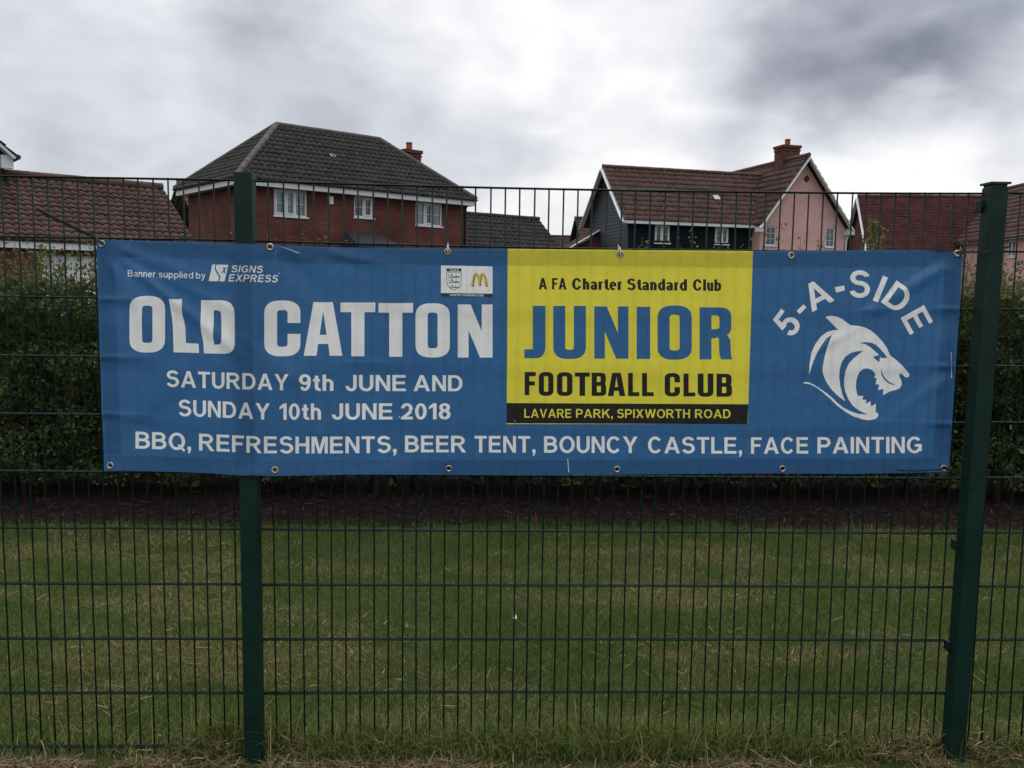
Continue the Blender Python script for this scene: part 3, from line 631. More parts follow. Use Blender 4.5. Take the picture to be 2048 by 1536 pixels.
SHOOT = [leaf_mat('shoot leaf', c, .42) for c in ((.085, .125, .030), (.12, .145, .040), (.14, .115, .042), (.125, .07, .04), (.06, .095, .025))]
V1, F1, M1 = leaves(np.array(lp), .028, (3, 3, 2, 1.2, 2)); k = len(V1)
tq = np.array([f_ for f_ in tw.f if len(f_) == 4]) + k
np_mesh('shoots', np.concatenate([V1, np.array(tw.v)]), np.concatenate([F1, tq]), SHOOT+[TWIG], np.concatenate([M1, np.full(len(tq), len(SHOOT))]), hedge)
# young tree whose tip stands clear of the hedge at the right
P = at(1742, 440, 4.3); sap = thing('sapling', 'young yellow green sapling tip leaning left above the hedge by the plum roof', 'young tree', (P[0]+.10, 4.3, 0))
st = MB(); q = [Vector((0, 0, 0)), Vector((.03, 0, .8)), Vector((.02, .02, 1.5)), Vector((-.03, 0, 2.0)), Vector((-.10, 0, P[2]))]; st.tube(q, [.018, .014, .010, .006, .003], 6); st.build('trunk', TWIG, sap)
lp = []
for k in range(330):
    tt = random.random(); zz = 1.75+tt*(P[2]-1.75); cx = -.10*max(0, (zz-1.75)/(P[2]-1.75))**1.3; wd = .02+.12*(1-tt)**.8
    lp.append((cx+random.gauss(0, wd*.7)+.02*tt, random.gauss(0, wd*.7), zz))
V1, F1, M1 = leaves(np.array(lp), .034, (3, 4, 1, .2, 2)); np_mesh('crown', V1, F1, SHOOT, M1, sap)

# ------------------------------------------------------------------ mulch chips and straw on the bed
CHIP = [mat('bark chip', c, .95, .1) for c in ((.022, .014, .012), (.034, .022, .018), (.015, .010, .008), (.075, .052, .040))]
def sticks(x, y, z, ln, wd, tilt, mats, probs, name, arch=0.0):
    n = len(x); a = rng.uniform(0, 2*np.pi, n); el = rng.normal(0, tilt, n)
    d = np.stack([np.cos(a)*np.cos(el), np.sin(a)*np.cos(el), np.abs(np.sin(el))], 1); s = np.stack([-np.sin(a), np.cos(a), rng.uniform(-.4, .4, n)], 1)*wd[:, None]
    c = np.stack([x, y, z], 1); h = d*ln[:, None]
    v = np.stack([c-s*.5, c+s*.5, c+h+s*.4, c+h-s*.4], 1).reshape(-1, 3); f = np.arange(n*4).reshape(n, 4)
    return np_mesh(name, v, f, mats, rng.choice(len(mats), n, p=np.array(probs)/sum(probs)))
n = 34000; x = rng.uniform(-6, 9, n); y = rng.uniform(3.05, 4.9, n); k = y > bed_edge(x)-.03*rng.random(n); x, y = x[k], y[k]
o = sticks(x, y, .004+rng.uniform(0, .03, len(x)), rng.uniform(.015, .085, len(x)), rng.uniform(.002, .009, len(x)), .25, CHIP, (4, 3, 4, .6), 'mulch_chips')
tag(o, 'brown bark chips and dry stalks strewn on the hedge bed', 'mulch', kind='stuff')

# ------------------------------------------------------------------ grass
GR = [leaf_mat('grass blade', c, .3, .5) for c in ((.056, .104, .016), (.078, .128, .021), (.108, .146, .032), (.165, .160, .055), (.30, .25, .12), (.19, .14, .072), (.024, .050, .010))]
def blades(x, y, ln, lean, wd, mi, name, seg=1, label=None, z0=0.0):
    n = len(x); a = rng.uniform(0, 2*np.pi, n); lx, ly = np.cos(a)*lean, np.sin(a)*lean
    t = rng.uniform(0, np.pi, n); sx, sy = np.cos(t)*wd, np.sin(t)*wd
    base = np.stack([x, y, np.zeros(n)+z0], 1); side = np.stack([sx, sy, np.zeros(n)], 1)*.5
    rows = []
    for k in range(seg+1):
        q = k/seg; hor = ln*q*(lean if seg == 1 else lean*q*1.15); up = ln*q*np.sqrt(np.maximum(.04, 1-np.minimum(lean*(1 if seg == 1 else q), .98)**2))
        c = base + np.stack([np.cos(a)*hor, np.sin(a)*hor, up], 1)
        w_ = (1-q)**.6
        if k < seg: rows += [c-side*w_, c+side*w_]
        else: rows += [c]
    m = len(rows); v = np.stack(rows, 1).reshape(-1, 3); b = (np.arange(n)*m)[:, None]
    tri = [b+np.array([[m-3, m-2, m-1]])]
    for k in range(seg-1): tri += [b+np.array([[2*k, 2*k+1, 2*k+3]]), b+np.array([[2*k, 2*k+3, 2*k+2]])]
    f = np.concatenate(tri, 0); return np_mesh(name, v, f, GR, np.tile(mi, len(tri)))
n = 430000
y = -.75 + (4.0)*rng.random(n)**1.12; x = rng.uniform(-1, 1, n)*(1.9+.62*(y+.6))*1.12*1.32 + 1.05 + .03*y
k = y < bed_edge(x)+.04*rng.random(n); x, y = x[k], y[k]; n = len(x)
dry = fbm(x*1.1+3, y*2.4+8, 71, 4); fine = vnoise(x*9, y*9, 77)
green = vnoise(x*.5+2, y*.35+9, 78)
ps = np.clip(.10+.07*np.clip((1.6-y)/1.4, 0, 1)+(dry-.50)*3.4+(fine-.5)*.6, .03, .75)
ps = np.where(y < -.17, ps*.35, ps); ps = np.where((y > -.17) & (y < -.04), np.clip(ps+.16, 0, .8), ps)
rnd = rng.random(n); mi = np.where(rnd < ps, rng.choice([3, 4, 5, 3], n), rng.choice([0, 1, 2, 0, 6], n)).astype(int)
ln = rng.uniform(.016, .046, n)*(.7+.75*vnoise(x*3, y*3, 79))*(1+1.1*np.clip((y-2.98)/.2, 0, 1)*rng.random(n)); ln = np.where((y < -.03), ln*.62, ln); lean = np.clip(rng.normal(.55, .28, n), 0, .98)
lean = np.where(mi >= 3, np.clip(lean+.2, 0, .985), lean)
o = blades(x, y, ln, lean, rng.uniform(.002, .0042, n), mi, 'short_grass')
tag(o, 'short mown green grass with pale dry patches around the fence', 'grass', kind='stuff')
# long unmown grass along the foot of the fence
n = 30000
x = rng.uniform(-2.2, 4.0, n); y = np.maximum(rng.normal(.035, .06, n), -.05-.02*rng.random(n)); y = np.where((np.abs(x+.069) < .07) | (np.abs(x-2.457) < .07), np.abs(y)+.005, y)
dn = fbm(x*1.7+4, x*0+3.5, 81, 3) + .28*np.exp(-((x+.20)/.16)**2) + .20*np.exp(-((x-.22)/.14)**2) + .12*np.exp(-((x-1.25)/.35)**2)
k = rng.random(n) < np.clip((dn-.30)*1.9, .05, 1); x, y, dn = x[k], y[k], dn[k]; n = len(x)
mi = np.where(rng.random(n) < .74, rng.choice([0, 1, 2, 2, 6], n), rng.choice([3, 4, 5], n)).astype(int)
ln = rng.uniform(.05, .16, n)*np.clip(.35+1.1*(dn-.3), .45, 1.35)+.01
lean = np.clip(rng.normal(.62, .25, n), .05, .98); wd = rng.uniform(.0022, .0048, n)
# taller tufts the mower cannot reach, beside the posts and along the wires
for tx_, ty_, sx_, sy_, cnt, l0, l1 in ((-.20, .03, .075, .035, 420, .09, .24), (.02, .02, .05, .03, 170, .08, .20), (.30, .04, .12, .04, 260, .07, .18), (.62, .03, .16, .04, 320, .06, .17), (1.12, .03, .14, .04, 480, .07, .20), (1.45, .02, .12, .04, 380, .07, .19), (1.80, .03, .14, .04, 320, .06, .17),
                                         (2.28, .03, .10, .04, 260, .07, .18), (2.66, .03, .10, .04, 170, .06, .16), (-.62, .03, .14, .04, 170, .05, .13)):
    x = np.concatenate([x, rng.normal(tx_, sx_, cnt)]); y = np.concatenate([y, rng.normal(ty_, sy_, cnt)]); ln = np.concatenate([ln, rng.uniform(l0, l1, cnt)]); lean = np.concatenate([lean, np.clip(rng.normal(.42, .22, cnt), .05, .95)])
    wd = np.concatenate([wd, rng.uniform(.0024, .0050, cnt)]); mi = np.concatenate([mi, rng.choice([0, 1, 2, 2, 1, 6, 3, 4], cnt)])
o = blades(x, y, ln, lean, wd, mi, 'long_grass', seg=4)
tag(o, 'long uncut grass along the foot of the mesh fence', 'grass', kind='stuff')
# dry clippings lying in a strip on this side of the fence and matted at the posts
n = 6500; x = rng.uniform(-1.6, 3.4, n); y = rng.normal(-.085, .024, n); kk = (np.abs(x+.069) > .05) & (np.abs(x-2.457) > .05); x, y = x[kk], y[kk]
k = fbm(x*2.1, y*6+2, 91, 3) > .40; x, y = x[k], y[k]
x3 = np.concatenate([rng.normal(2.32, .12, 1300), rng.normal(2.56, .06, 350), rng.normal(-.20, .10, 650), rng.normal(.02, .05, 160)]); y3 = rng.normal(.0, .045, len(x3)); y3 = np.where((np.abs(x3+.069) < .06) | (np.abs(x3-2.457) < .06), np.abs(y3), y3)
z3 = np.concatenate([rng.uniform(.004, .018, len(x)), np.abs(rng.normal(0, .030, len(x3)))]); x = np.concatenate([x, x3]); y = np.concatenate([y, y3])
n = 8000; yl = rng.uniform(-.6, 3.1, n); xl = rng.uniform(-1, 1, n)*(1.9+.62*(yl+.6))*1.1+.85; k = rng.random(n) < np.clip(.2+(fbm(xl*1.1+3, yl*2.4+8, 71, 4)-.46)*4, .08, 1)
x = np.concatenate([x, xl[k]]); y = np.concatenate([y, yl[k]]); z3 = np.concatenate([z3, rng.uniform(.008, .032, k.sum())])
o = sticks(x, y, z3, rng.uniform(.015, .085, len(x))*rng.uniform(.5, 1, len(x)), rng.uniform(.0014, .0032, len(x)), .22, [mat('dry straw', c, .9, .1) for c in ((.17, .13, .07), (.11, .078, .046), (.070, .048, .032), (.30, .25, .15))], (3, 2.5, 1.5, 1.2), 'grass_clippings')
tag(o, 'dry brown grass clippings raked along the fence foot', 'clippings', kind='stuff')
# scrap of white litter on the lawn
P = CAM + ray(1030, 1238)*(-(CAM[2]-.03)/ray(1030, 1238)[2])
l_ = MB(); l_.poly([(-.008, -.005, 0), (.007, -.006, .004), (.010, .003, .012), (-.002, .006, .016), (-.010, .004, .007)]); l_.poly([(.001, -.001, .008), (.010, -.002, .012), (.006, .005, .022), (-.003, .004, .019)])
o = l_.build('litter', WHITEP); o.location = P; tag(o, 'tiny white scrap of litter on the lawn behind the fence', 'litter')

# ------------------------------------------------------------------ mesh fence: posts and panels
FENCE = thing('mesh_fence', 'dark green twin wire mesh fence on square posts across the whole view', 'fence', (1.2, 0, 0))
def post(xb, xt, h, label, cap=False, clamps=()):
    lean = (xt-xb)/h; p = MB(); a = .0295
    p.v = [(s*a+lean*zz, q*.030, zz) for zz in (-.05, h) for s, q in ((-1, -1), (1, -1), (1, 1), (-1, 1))]
    p.f = [(0, 1, 5, 4), (1, 2, 6, 5), (2, 3, 7, 6), (3, 0, 4, 7), (0, 3, 2, 1), (4, 5, 6, 7)]; p.m = [0]*6; p.sm = [False]*6
    t = p.build('fence_post', GREEN, FENCE, bevel=.0035); t.location = (xb-1.2, -.035, 0); t['label'] = label
    if cap:
        c = MB(); c.box((lean*h-.026, -.0265, h-.02), (lean*h+.026, .0265, h+.008)); c.box((lean*h-.0345, -.036, h+.0085), (lean*h+.0345, .036, h+.0155)); c.build('cap', CAPM, t)
    for zz, s in clamps:
        c = MB(); cx = lean*zz; c.box((cx+s*.0297 if s > 0 else cx-.039, .010, zz-.018), (cx+.039 if s > 0 else cx-.0297, .044, zz+.018)); c.tube([(cx+s*.035, .004, zz), (cx+s*.035, .0098, zz)], .006, 6); c.build('clamp', GREEN, t)
    return t
post(-.069, -.0685, 2.052, 'green square fence post without a cap, passing behind the blue banner', False, [])
post(2.457, 2.4715, 2.047, 'green square fence post with a raised black cap, right of the banner', True, [(1.985, -1), (.79, -1), (.415, -1)])
def panel(xs, ztop, x0, x1, label, sag=0.0, bow=0.0):
    cx, hw = (x0+x1)/2, (x1-x0)/2
    def D(X, Y, Z):
        b = 1-((X-cx)/hw)**2; return (X-1.2, Y+bow*b, Z-sag*b)
    v = MB()
    for X in xs:
        j = [random.gauss(0, .0009) for _ in range(4)]; v.tube([D(X+j[k], 0, zz) for k, zz in enumerate((ztop-2.03, ztop-1.4, ztop-.6, ztop+.004))], .0029, 8)
    h = v
    for k in range(11):
        for s in (-1, 1): h.tube([D(X, s*.0060, ztop-.2*k) for X in np.linspace(x0, x1, 13)], .0031, 8)
    t = h.build('fence_panel', WIRE, FENCE); t['label'] = label; return t
panel([-.8339+.05*i for i in range(-34, 15)], 2.0315, -2.56, -.072, 'green mesh fence panel left of the banner in front of the garage')
panel([.05*i for i in range(-1, 50)], 2.03, -.064, 2.452, 'green mesh fence panel carrying the blue and yellow banner', .0072, .0255)
panel([2.481+.05*i for i in range(0, 49)], 2.0335, 2.463, 4.95, 'green mesh fence panel beyond the capped post at the right edge')

# ------------------------------------------------------------------ banner: one printed PVC sheet, draped over the wires and the left post
def gauss(d, w): return np.exp(-(d/w)**2)
def pxz(px, py): P = at(px, py, -.02); return P[0], P[2]
FOLDS = []
for a, b, wpx, amp in [((212, 495), (580, 775), 15, .0085), ((216, 490), (455, 575), 18, .006), ((212, 505), (330, 720), 22, .006), ((310, 545), (520, 640), 15, .005),
                       ((470, 655), (640, 800), 20, .005), ((560, 500), (690, 640), 26, -.006), ((640, 500), (900, 560), 16, .004), ((215, 880), (420, 700), 26, .004),
                       ((1908, 512), (1500, 800), 34, .014), ((1905, 525), (1690, 640), 18, .009), ((1890, 560), (1620, 770), 18, -.007),
                       ((1905, 745), (1690, 905), 26, .009), ((1890, 640), (1868, 900), 22, .005), ((1840, 520), (1560, 600), 20, .005), ((1700, 660), (1520, 770), 14, .006),
                       ((1030, 510), (1230, 590), 30, -.003), ((1250, 505), (1420, 600), 26, .003), ((900, 505), (980, 640), 24, .003)]:
    FOLDS.append((*pxz(*a), *pxz(*b), wpx/590., amp))
def cloth_y(X, Z):
    y = np.full_like(X, -.0135) + .0255*np.clip(1-((X-1.2)/1.256)**2, 0, 1)*np.where(X > -.06, 1, 0)*1.0
    # stretched over the front face of the left post
    dl = np.clip((-.101-X)/.47, 0, 1); dr = np.clip((X+.036)/(.62+.35*(1.83-Z)), 0, 1)
    lift = np.where(X < -.068, (1-dl)**1.25, (1-dr)**1.9)
    y = y*(1-lift) + (-.0685)*lift
    y = y - .018*gauss(X-2.40, .10)*np.clip((Z-1.35)/.45, 0, 1) - .010*gauss(X-2.40, .07)
    for x0, z0, x1, z1, w, A in FOLDS:
        dx, dz = x1-x0, z1-z0; L2 = dx*dx+dz*dz; t = ((X-x0)*dx+(Z-z0)*dz)/L2; d = ((X-x0)*dz-(Z-z0)*dx)/math.sqrt(L2)
        env = np.clip(t/.18, 0, 1)*np.clip((1-t)/.35, 0, 1); env = env*env*(3-2*env); wv = w*(.55+.6*np.clip(t, 0, 1))
        y = y - A*env*(gauss(d, wv) - .32*gauss(d-wv*1.5, wv*1.1))
    # creases where the sheet rests on the twin cross wires
    fade = np.clip((X-.15)/.4, 0, 1) + .8*np.clip((-.38-X)/.08, 0, 1)
    for k in (2, 3, 4):
        zz = 2.03-.2*k-.0072*np.clip(1-((X-1.2)/1.256)**2, 0, 1)+.004*np.sin(X*5+k); y = y - fade*.0042*gauss(Z-zz, .010) + fade*.003*gauss(Z-zz+.035, .03)
    y = y - .0070*(fbm(X*3.1+20, Z*5.5+20, 41, 4)-.5) - .0035*(fbm(X*9+Z*5+40, Z*9-X*4+60, 44, 3)-.5)
    y = y - .0026*np.sin(7.1*X+2.3*Z+1)*np.sin(9*Z-2.1*X) - .0014*np.sin(19*X-11*Z)*np.sin(13*Z+6*X)
    y = y - .010*gauss(Z-1.02, .05)*(.4+.6*np.sin(3.1*X+1)**2)         # loose bottom edge stands off a little
    # it never passes through the wires or the post behind it
    lim = np.where(X > -.06, .0255*np.clip(1-((X-1.2)/1.256)**2, 0, 1), 0) - .0112
    q = np.clip((np.abs(X+.0685)-.036)/.05, 0, 1); lim = np.minimum(lim, -.0695 + .058*q*q*(3-2*q))
    k = .004; h = np.clip(.5+.5*(lim-y)/k, 0, 1)
    return lim*(1-h) + y*h - k*h*(1-h)
def onto(px, py):                     # a point measured on the photo, on the draped sheet
    Y = np.full(np.shape(px), -.02)
    for _ in range(7):
        d = ray(px, py); P = CAM + d*((Y-CAM[1])/d[..., 1])[..., None]; Y = cloth_y(P[..., 0], P[..., 2])
    return P

# --- lettering: bold grotesque built from strokes (unit = cap height)
def earc(cx, cy, ro, so, ri, si, a0, a1, n=18):       # elliptical band
    t = [R(a0+(a1-a0)*i/n) for i in range(n+1)]
    return [(cx+ro*math.cos(q), cy+so*math.sin(q)) for q in t] + [(cx+ri*math.cos(q), cy+si*math.sin(q)) for q in reversed(t)]
def rect(x0, y0, x1, y1): return [(x0, y0), (x1, y0), (x1, y1), (x0, y1)]
def glyph(ch, V=.205, H=.165):
    X = .725                          # x height
    e = lambda w, y0, y1, a0=0, a1=360, n=26: earc(w/2, (y0+y1)/2, w/2, (y1-y0)/2, w/2-V, (y1-y0)/2-H, a0, a1, n)
    ring = lambda w, y0, y1, dx=0: [[(p+dx, q) for p, q in e(w, y0, y1, 0, 190)], [(p+dx, q) for p, q in e(w, y0, y1, 180, 365)]]
    k = V*1.06
    if ch == ' ': return [], .39
    if ch == 'A': return [[(0, 0), (V*1.08, 0), (.5+V*.42, 1), (.5-V*.54, 1)], [(1-V*1.08, 0), (1, 0), (.5+V*.54, 1), (.5-V*.42, 1)], [(.22, .215), (.78, .215), (.74, .215+H), (.26, .215+H)]], 1.0
    if ch == 'B': return [rect(0, 0, V, 1), rect(V*.9, 0, .46, H), rect(V*.9, 1-H, .44, 1), rect(V*.9, .44, .48, .44+H), earc(.44, .72, .36, .28, .36-V, .28-H, -90, 90), earc(.46, .3025, .40, .3025, .40-V, .3025-H, -90, 90)], .86
    if ch == 'C': return [e(.92, -.015, 1.015, 38 if V < .25 else 24, 322 if V < .25 else 336, 30)], .92
    if ch == 'D': return [rect(0, 0, V, 1), rect(V*.9, 0, .42, H), rect(V*.9, 1-H, .42, 1), earc(.42, .5, .45, .5, .45-V, .5-H, -90, 90, 22)], .87
    if ch == 'E': return [rect(0, 0, V, 1), rect(V*.9, 0, .78, H), rect(V*.9, 1-H, .76, 1), rect(V*.9, .43, .72, .43+H)], .80
    if ch == 'F': return [rect(0, 0, V, 1), rect(V*.9, 1-H, .71, 1), rect(V*.9, .42, .62, .42+H)], .73
    if ch == 'G': return [e(.95, -.015, 1.015, 40, 330, 30), rect(.50, .39, .93, .39+H), rect(.93-V, .12, .93, .42)], .95
    if ch == 'H': return [rect(0, 0, V, 1), rect(.83-V, 0, .83, 1), rect(V*.9, .43, .83-V*.9, .43+H)], .83
    if ch == 'I': return [rect(0, 0, V, 1)], V
    if ch == 'J': return [rect(.65-V, .3, .65, 1), earc(.325, .31, .325, .325, .325-V, .325-H, -180, 0, 16)], .65
    if ch == 'K': return [rect(0, 0, V, 1), [(V*.9, .27), (V*.9, .55), (.66, 1), (.92, 1)], [(.36, .60), (.70, 0), (.95, 0), (.50, .74)]], .95
    if ch == 'L': return [rect(0, 0, V, 1), rect(V*.9, 0, .71, H)], .71
    if ch == 'M': return [rect(0, 0, V*.93, 1), rect(.98-V*.93, 0, .98, 1), [(V*.5, 1), (V*1.45, 1), (.49+V*.45, 0), (.49-V*.45, 0)], [(.98-V*.5, 1), (.98-V*1.45, 1), (.49-V*.45, 0), (.49+V*.45, 0)]], .98
    if ch == 'N': return [rect(0, 0, V*.95, 1), rect(.83-V*.95, 0, .83, 1), [(0, 1), (V, 1), (.83, 0), (.83-V, 0)]], .83
    if ch == 'O': return ring(.98, -.015, 1.015), .98
    if ch == 'P': return [rect(0, 0, V, 1), rect(V*.9, 1-H, .47, 1), rect(V*.9, .37, .47, .37+H), earc(.46, .685, .36, .315, .36-V, .315-H, -90, 90)], .82
    if ch == 'Q': return ring(.98, -.015, 1.015) + [[(.52, .24), (.64, .34), (1.0, .0), (.89, -.10)]], 1.0
    if ch == 'R': return [rect(0, 0, V, 1), rect(V*.9, 1-H, .49, 1), rect(V*.9, .41, .49, .41+H), earc(.47, .705, .37, .295, .37-V, .295-H, -90, 90), [(.36, .45), (.58, .45), (.93, 0), (.68, 0)]], .92
    if ch == 'S': return [earc(.41, .735, .39, .28, .39-V, .28-H, 18, 270, 22), earc(.415, .305, .415, .32, .415-V, .32-H, 90, -162, 22)], .83
    if ch == 'T': return [rect(.40-V/2, 0, .40+V/2, 1), rect(0, 1-H, .80, 1)], .80
    if ch == 'U': return [rect(0, .36, V, 1), rect(.83-V, .36, .83, 1), earc(.415, .375, .415, .39, .415-V, .39-H, -180, 0, 18)], .83
    if ch == 'V': return [[(0, 1), (k, 1), (.465+V*.45, 0), (.465-V*.5, 0)], [(.93, 1), (.93-k, 1), (.465-V*.45, 0), (.465+V*.5, 0)]], .93
    if ch == 'W': return [[(0, 1), (k, 1), (.36+V*.4, 0), (.36-V*.5, 0)], [(.655-V*.5, 1), (.655+V*.45, 1), (.36+V*.5, 0), (.36-V*.4, 0)], [(.655-V*.45, 1), (.655+V*.5, 1), (.95+V*.4, 0), (.95-V*.5, 0)], [(1.31, 1), (1.31-k, 1), (.95-V*.4, 0), (.95+V*.5, 0)]], 1.31
    if ch == 'X': return [[(.02, 1), (.02+V*1.2, 1), (.92, 0), (.92-V*1.2, 0)], [(.90, 1), (.90-V*1.2, 1), (0, 0), (V*1.2, 0)]], .92
    if ch == 'Y': return [rect(.465-V/2, 0, .465+V/2, .45), [(0, 1), (V*1.12, 1), (.465+V/2, .42), (.465-V/2, .40)], [(.93, 1), (.93-V*1.12, 1), (.465-V/2, .42), (.465+V/2, .40)]], .93
    if ch == '-': return [rect(0, .27, .38, .27+H*1.12)], .38
    if ch == ',': return [rect(0, 0, V, V), [(V*.45, .01), (V, .01), (V*.72, -.14), (V*.22, -.20), (V*.1, -.15)]], V
    if ch == '0': return ring(.68, -.015, 1.005), .68
    if ch == '1': return [rect(.24, 0, .24+V, 1), [(.26, 1), (.30, .80), (.0, .62), (.0, .80)]], .24+V
    if ch == '2': return [earc(.34, .69, .34, .315, .34-V, .315-H, 180, -42, 20), [(.50, .56), (.64, .42), (.32, H*.9), (0, .0), (.0, H*.6)], rect(0, 0, .68, H)], .68
    if ch == '5': return [rect(.13, 1-H, .66, 1), [(.13, 1), (.30, 1), (.22, .46), (.02, .48)], earc(.34, .325, .35, .34, .35-V, .34-H, 140, -165, 22)], .69
    if ch == '8': return [*[[(p+.03, q) for p, q in e(.62, .47, 1.01, a, b)] for a, b in ((0, 190), (180, 365))], *[e(.68, -.015, .62, a, b) for a, b in ((0, 190), (180, 365))]], .68
    if ch == '9': return ring(.68, .36, 1.01) + [earc(.33, .5, .35, .515, .35-V, .515-H, 10, -140, 18)], .68
    if ch == 'a': return [earc(.31, .475, .33, .265, .33-V, .265-H*.9, 0, 160, 14), rect(.64-V, 0, .64, .48), earc(.30, .215, .30, .23, .30-V*.95, .23-H*.9, 40, 330, 20)], .66
    if ch in 'bdp': 
        g_ = ring(.70, -.015, X+.015)
        st = {'b': rect(0, 0, V, 1), 'd': rect(.70-V, 0, .70, 1), 'p': rect(0, -.28, V, X)}[ch]; return g_+[st], .70
    if ch == 'e': return [e(.68, -.015, X+.015, 0, 315, 26), rect(.12, .30, .66, .30+H*.8)], .68
    if ch == 'f': return [rect(.1, 0, .1+V, .8), rect(0, X-H*.9, .40, X)], .4
    if ch == 'h': return [rect(0, 0, V, 1), rect(.63-V, 0, .63, .43), earc(.315, .43, .315, .31, .315-V, .31-H, 0, 180, 14)], .63
    if ch == 'i': return [rect(0, 0, V, X), rect(0, 1-H, V, 1)], V
    if ch == 'l': return [rect(0, 0, V, 1)], V
    if ch == 'n': return [rect(0, 0, V, X), rect(.63-V, 0, .63, .43), earc(.315, .43, .315, .31, .315-V, .31-H, 0, 180, 14)], .63
    if ch == 'r': return [rect(0, 0, V, X), earc(.34, .40, .34, .34, .34-V, .34-H, 75, 180, 10)], .42
    if ch == 's': return [earc(.30, .53, .28, .205, .28-V*.9, .205-H*.85, 15, 270, 16), earc(.305, .22, .305, .235, .305-V*.9, .235-H*.85, 90, -160, 16)], .61
    if ch == 't': return [rect(.10, .2, .10+V, .93), rect(0, X-H*.95, .40, X), earc(.10+V+.10, .20, V+.10, .215, .10, .215-H, -180, -80, 8)], .42
    if ch == 'u': return [rect(0, .29, V, X), rect(.63-V, 0, .63, X), earc(.315, .29, .315, .31, .315-V, .31-H, -180, 0, 14)], .63
    if ch == 'y': return [[(0, X), (V*1.08, X), (.33+V*.4, 0), (.33-V*.45, 0)], [(.66, X), (.66-V*1.08, X), (.10, -.28), (.10+V*1.1, -.28)], rect(.0, -.28, .22, -.28+H)], .66
    return [], .5
def rr(x0, y0, x1, y1, rx, ry, n=7, p=2.5):          # rounded rectangle, counter-clockwise from the right side
    o = []
    for cx, cy, a in ((x1-rx, y1-ry, 0), (x0+rx, y1-ry, 90), (x0+rx, y0+ry, 180), (x1-rx, y0+ry, 270)):
        for i in range(n+1):
            t = R(a+90*i/n); c, s = math.cos(t), math.sin(t)
            o.append((cx+rx*math.copysign(abs(c)**(2/p), c), cy+ry*math.copysign(abs(s)**(2/p), s)))
    return o
def heavy(ch):                        # condensed heavy display caps in a unit box; (polygon, ink?) in painting order
    O = [(rr(0, -.01, 1, 1.01, .48, .24), 1), (rr(.355, .165, .645, .835, .11, .06), 0)]
    if ch == 'O': return O
    if ch == 'L': return [(rect(0, 0, .43, 1), 1), (rect(.40, 0, 1, .175), 1)]
    if ch == 'D': return [(rect(0, 0, .5, 1), 1), (rr(.2, 0, 1, 1, .46, .23), 1), (rect(.37, .165, .5, .835), 0), (rr(.42, .165, .635, .835, .10, .06), 0)]
    if ch == 'C': return O + [(rect(.645, .40, 1.05, .60), 0)]
    if ch == 'A': return [([(0, 0), (.33, 0), (.37, .22), (.63, .22), (.67, 0), (1, 0), (.75, 1), (.25, 1)], 1), ([(.41, .39), (.59, .39), (.50, .83)], 0)]
    if ch == 'T': return [(rect(0, .82, 1, 1), 1), (rect(.31, 0, .69, .85), 1)]
    if ch == 'N': return [(rect(0, 0, .31, 1), 1), (rect(.69, 0, 1, 1), 1), ([(0, 1), (.37, 1), (1, 0), (.64, 0)], 1)]
    if ch == 'J': return [(rect(.40, .30, 1, 1), 1), (rr(-.5, -.01, 1, .62, .50, .25), 1), (rect(-.6, -.1, .0, .7), 0), (rect(-.6, .165, .40, .8), 0)]
    if ch == 'U': return [(rect(0, .3, 1, 1), 1), (rr(0, -.01, 1, .7, .47, .24), 1), (rect(.37, .3, .63, 1.02), 0), (rr(.37, .165, .63, .6, .10, .06), 0)]
    if ch == 'I': return [(rect(0, 0, 1, 1), 1)]
    if ch == 'R': return [(rect(0, 0, .37, 1), 1), (rect(.3, .42, .6, 1), 1), (rr(.25, .44, .98, 1, .40, .18), 1), ([(.55, .5), (.80, .52), (.95, .38), (.97, .10), (1.0, 0), (.66, 0), (.61, .12), (.60, .34)], 1), (rect(.34, .40, .5, .42), 1), (rect(.37, .58, .5, .84), 0), (rr(.40, .58, .615, .84, .10, .06), 0), (rect(.37, -.01, .60, .405), 0)]
    if ch == 'F': return [(rect(0, 0, .42, 1), 1), (rect(.40, .82, 1, 1), 1), (rect(.40, .42, .92, .60), 1)]
    if ch == 'B': return [(rect(0, 0, .5, 1), 1), (rr(.2, .46, .97, 1, .40, .18), 1), (rr(.2, 0, 1, .56, .42, .18), 1), (rect(.36, .60, .5, .84), 0), (rr(.40, .60, .61, .84, .09, .05), 0), (rect(.36, .16, .5, .43), 0), (rr(.40, .16, .63, .43, .09, .05), 0)]
    return []
PAINT = []                            # (polygon in photo pixels, part key); later polygons lie on top
WORD = [0]
def ink(polys, key):
    for q in polys: PAINT.append((q, key))
def heavy_word(boxes, key, under, word=None):
    WORD[0] += 1
    for i_, (ch, x0, x1, y0, y1) in enumerate(boxes):  # y0 top, y1 baseline
        for poly, on in heavy(ch): PAINT.append(([(x0+(x1-x0)*a, y1+(y0-y1)*b) for a, b in poly], (key, WORD[0]*10+(word[i_] if word else 0)) if on else under))
def text(s, x0, x1, base, cap, key, V=.205, H=.165, gap=.13, shear=0.0):
    # base / cap: functions of x giving baseline y and cap height in pixels
    items = []; x = 0; WORD[0] += 1; key = (key, WORD[0]*10)
    for i, ch in enumerate(s):
        ps, wd = glyph(ch, V, H); items.append((x, ps)); x += wd + (0 if ch == ' ' else gap)
    tot = x-gap; k = (x1-x0)/tot
    for gx, ps in items:
        for q in ps:
            o = []
            for a, b in q:
                X = x0+(gx+a)*k; o.append((X+shear*b*cap(X), base(X)-b*cap(X)))
            PAINT.append((o, key))
def interp(*pts):
    xs_, ys_ = zip(*pts); return lambda x: float(np.interp(x, xs_, ys_))
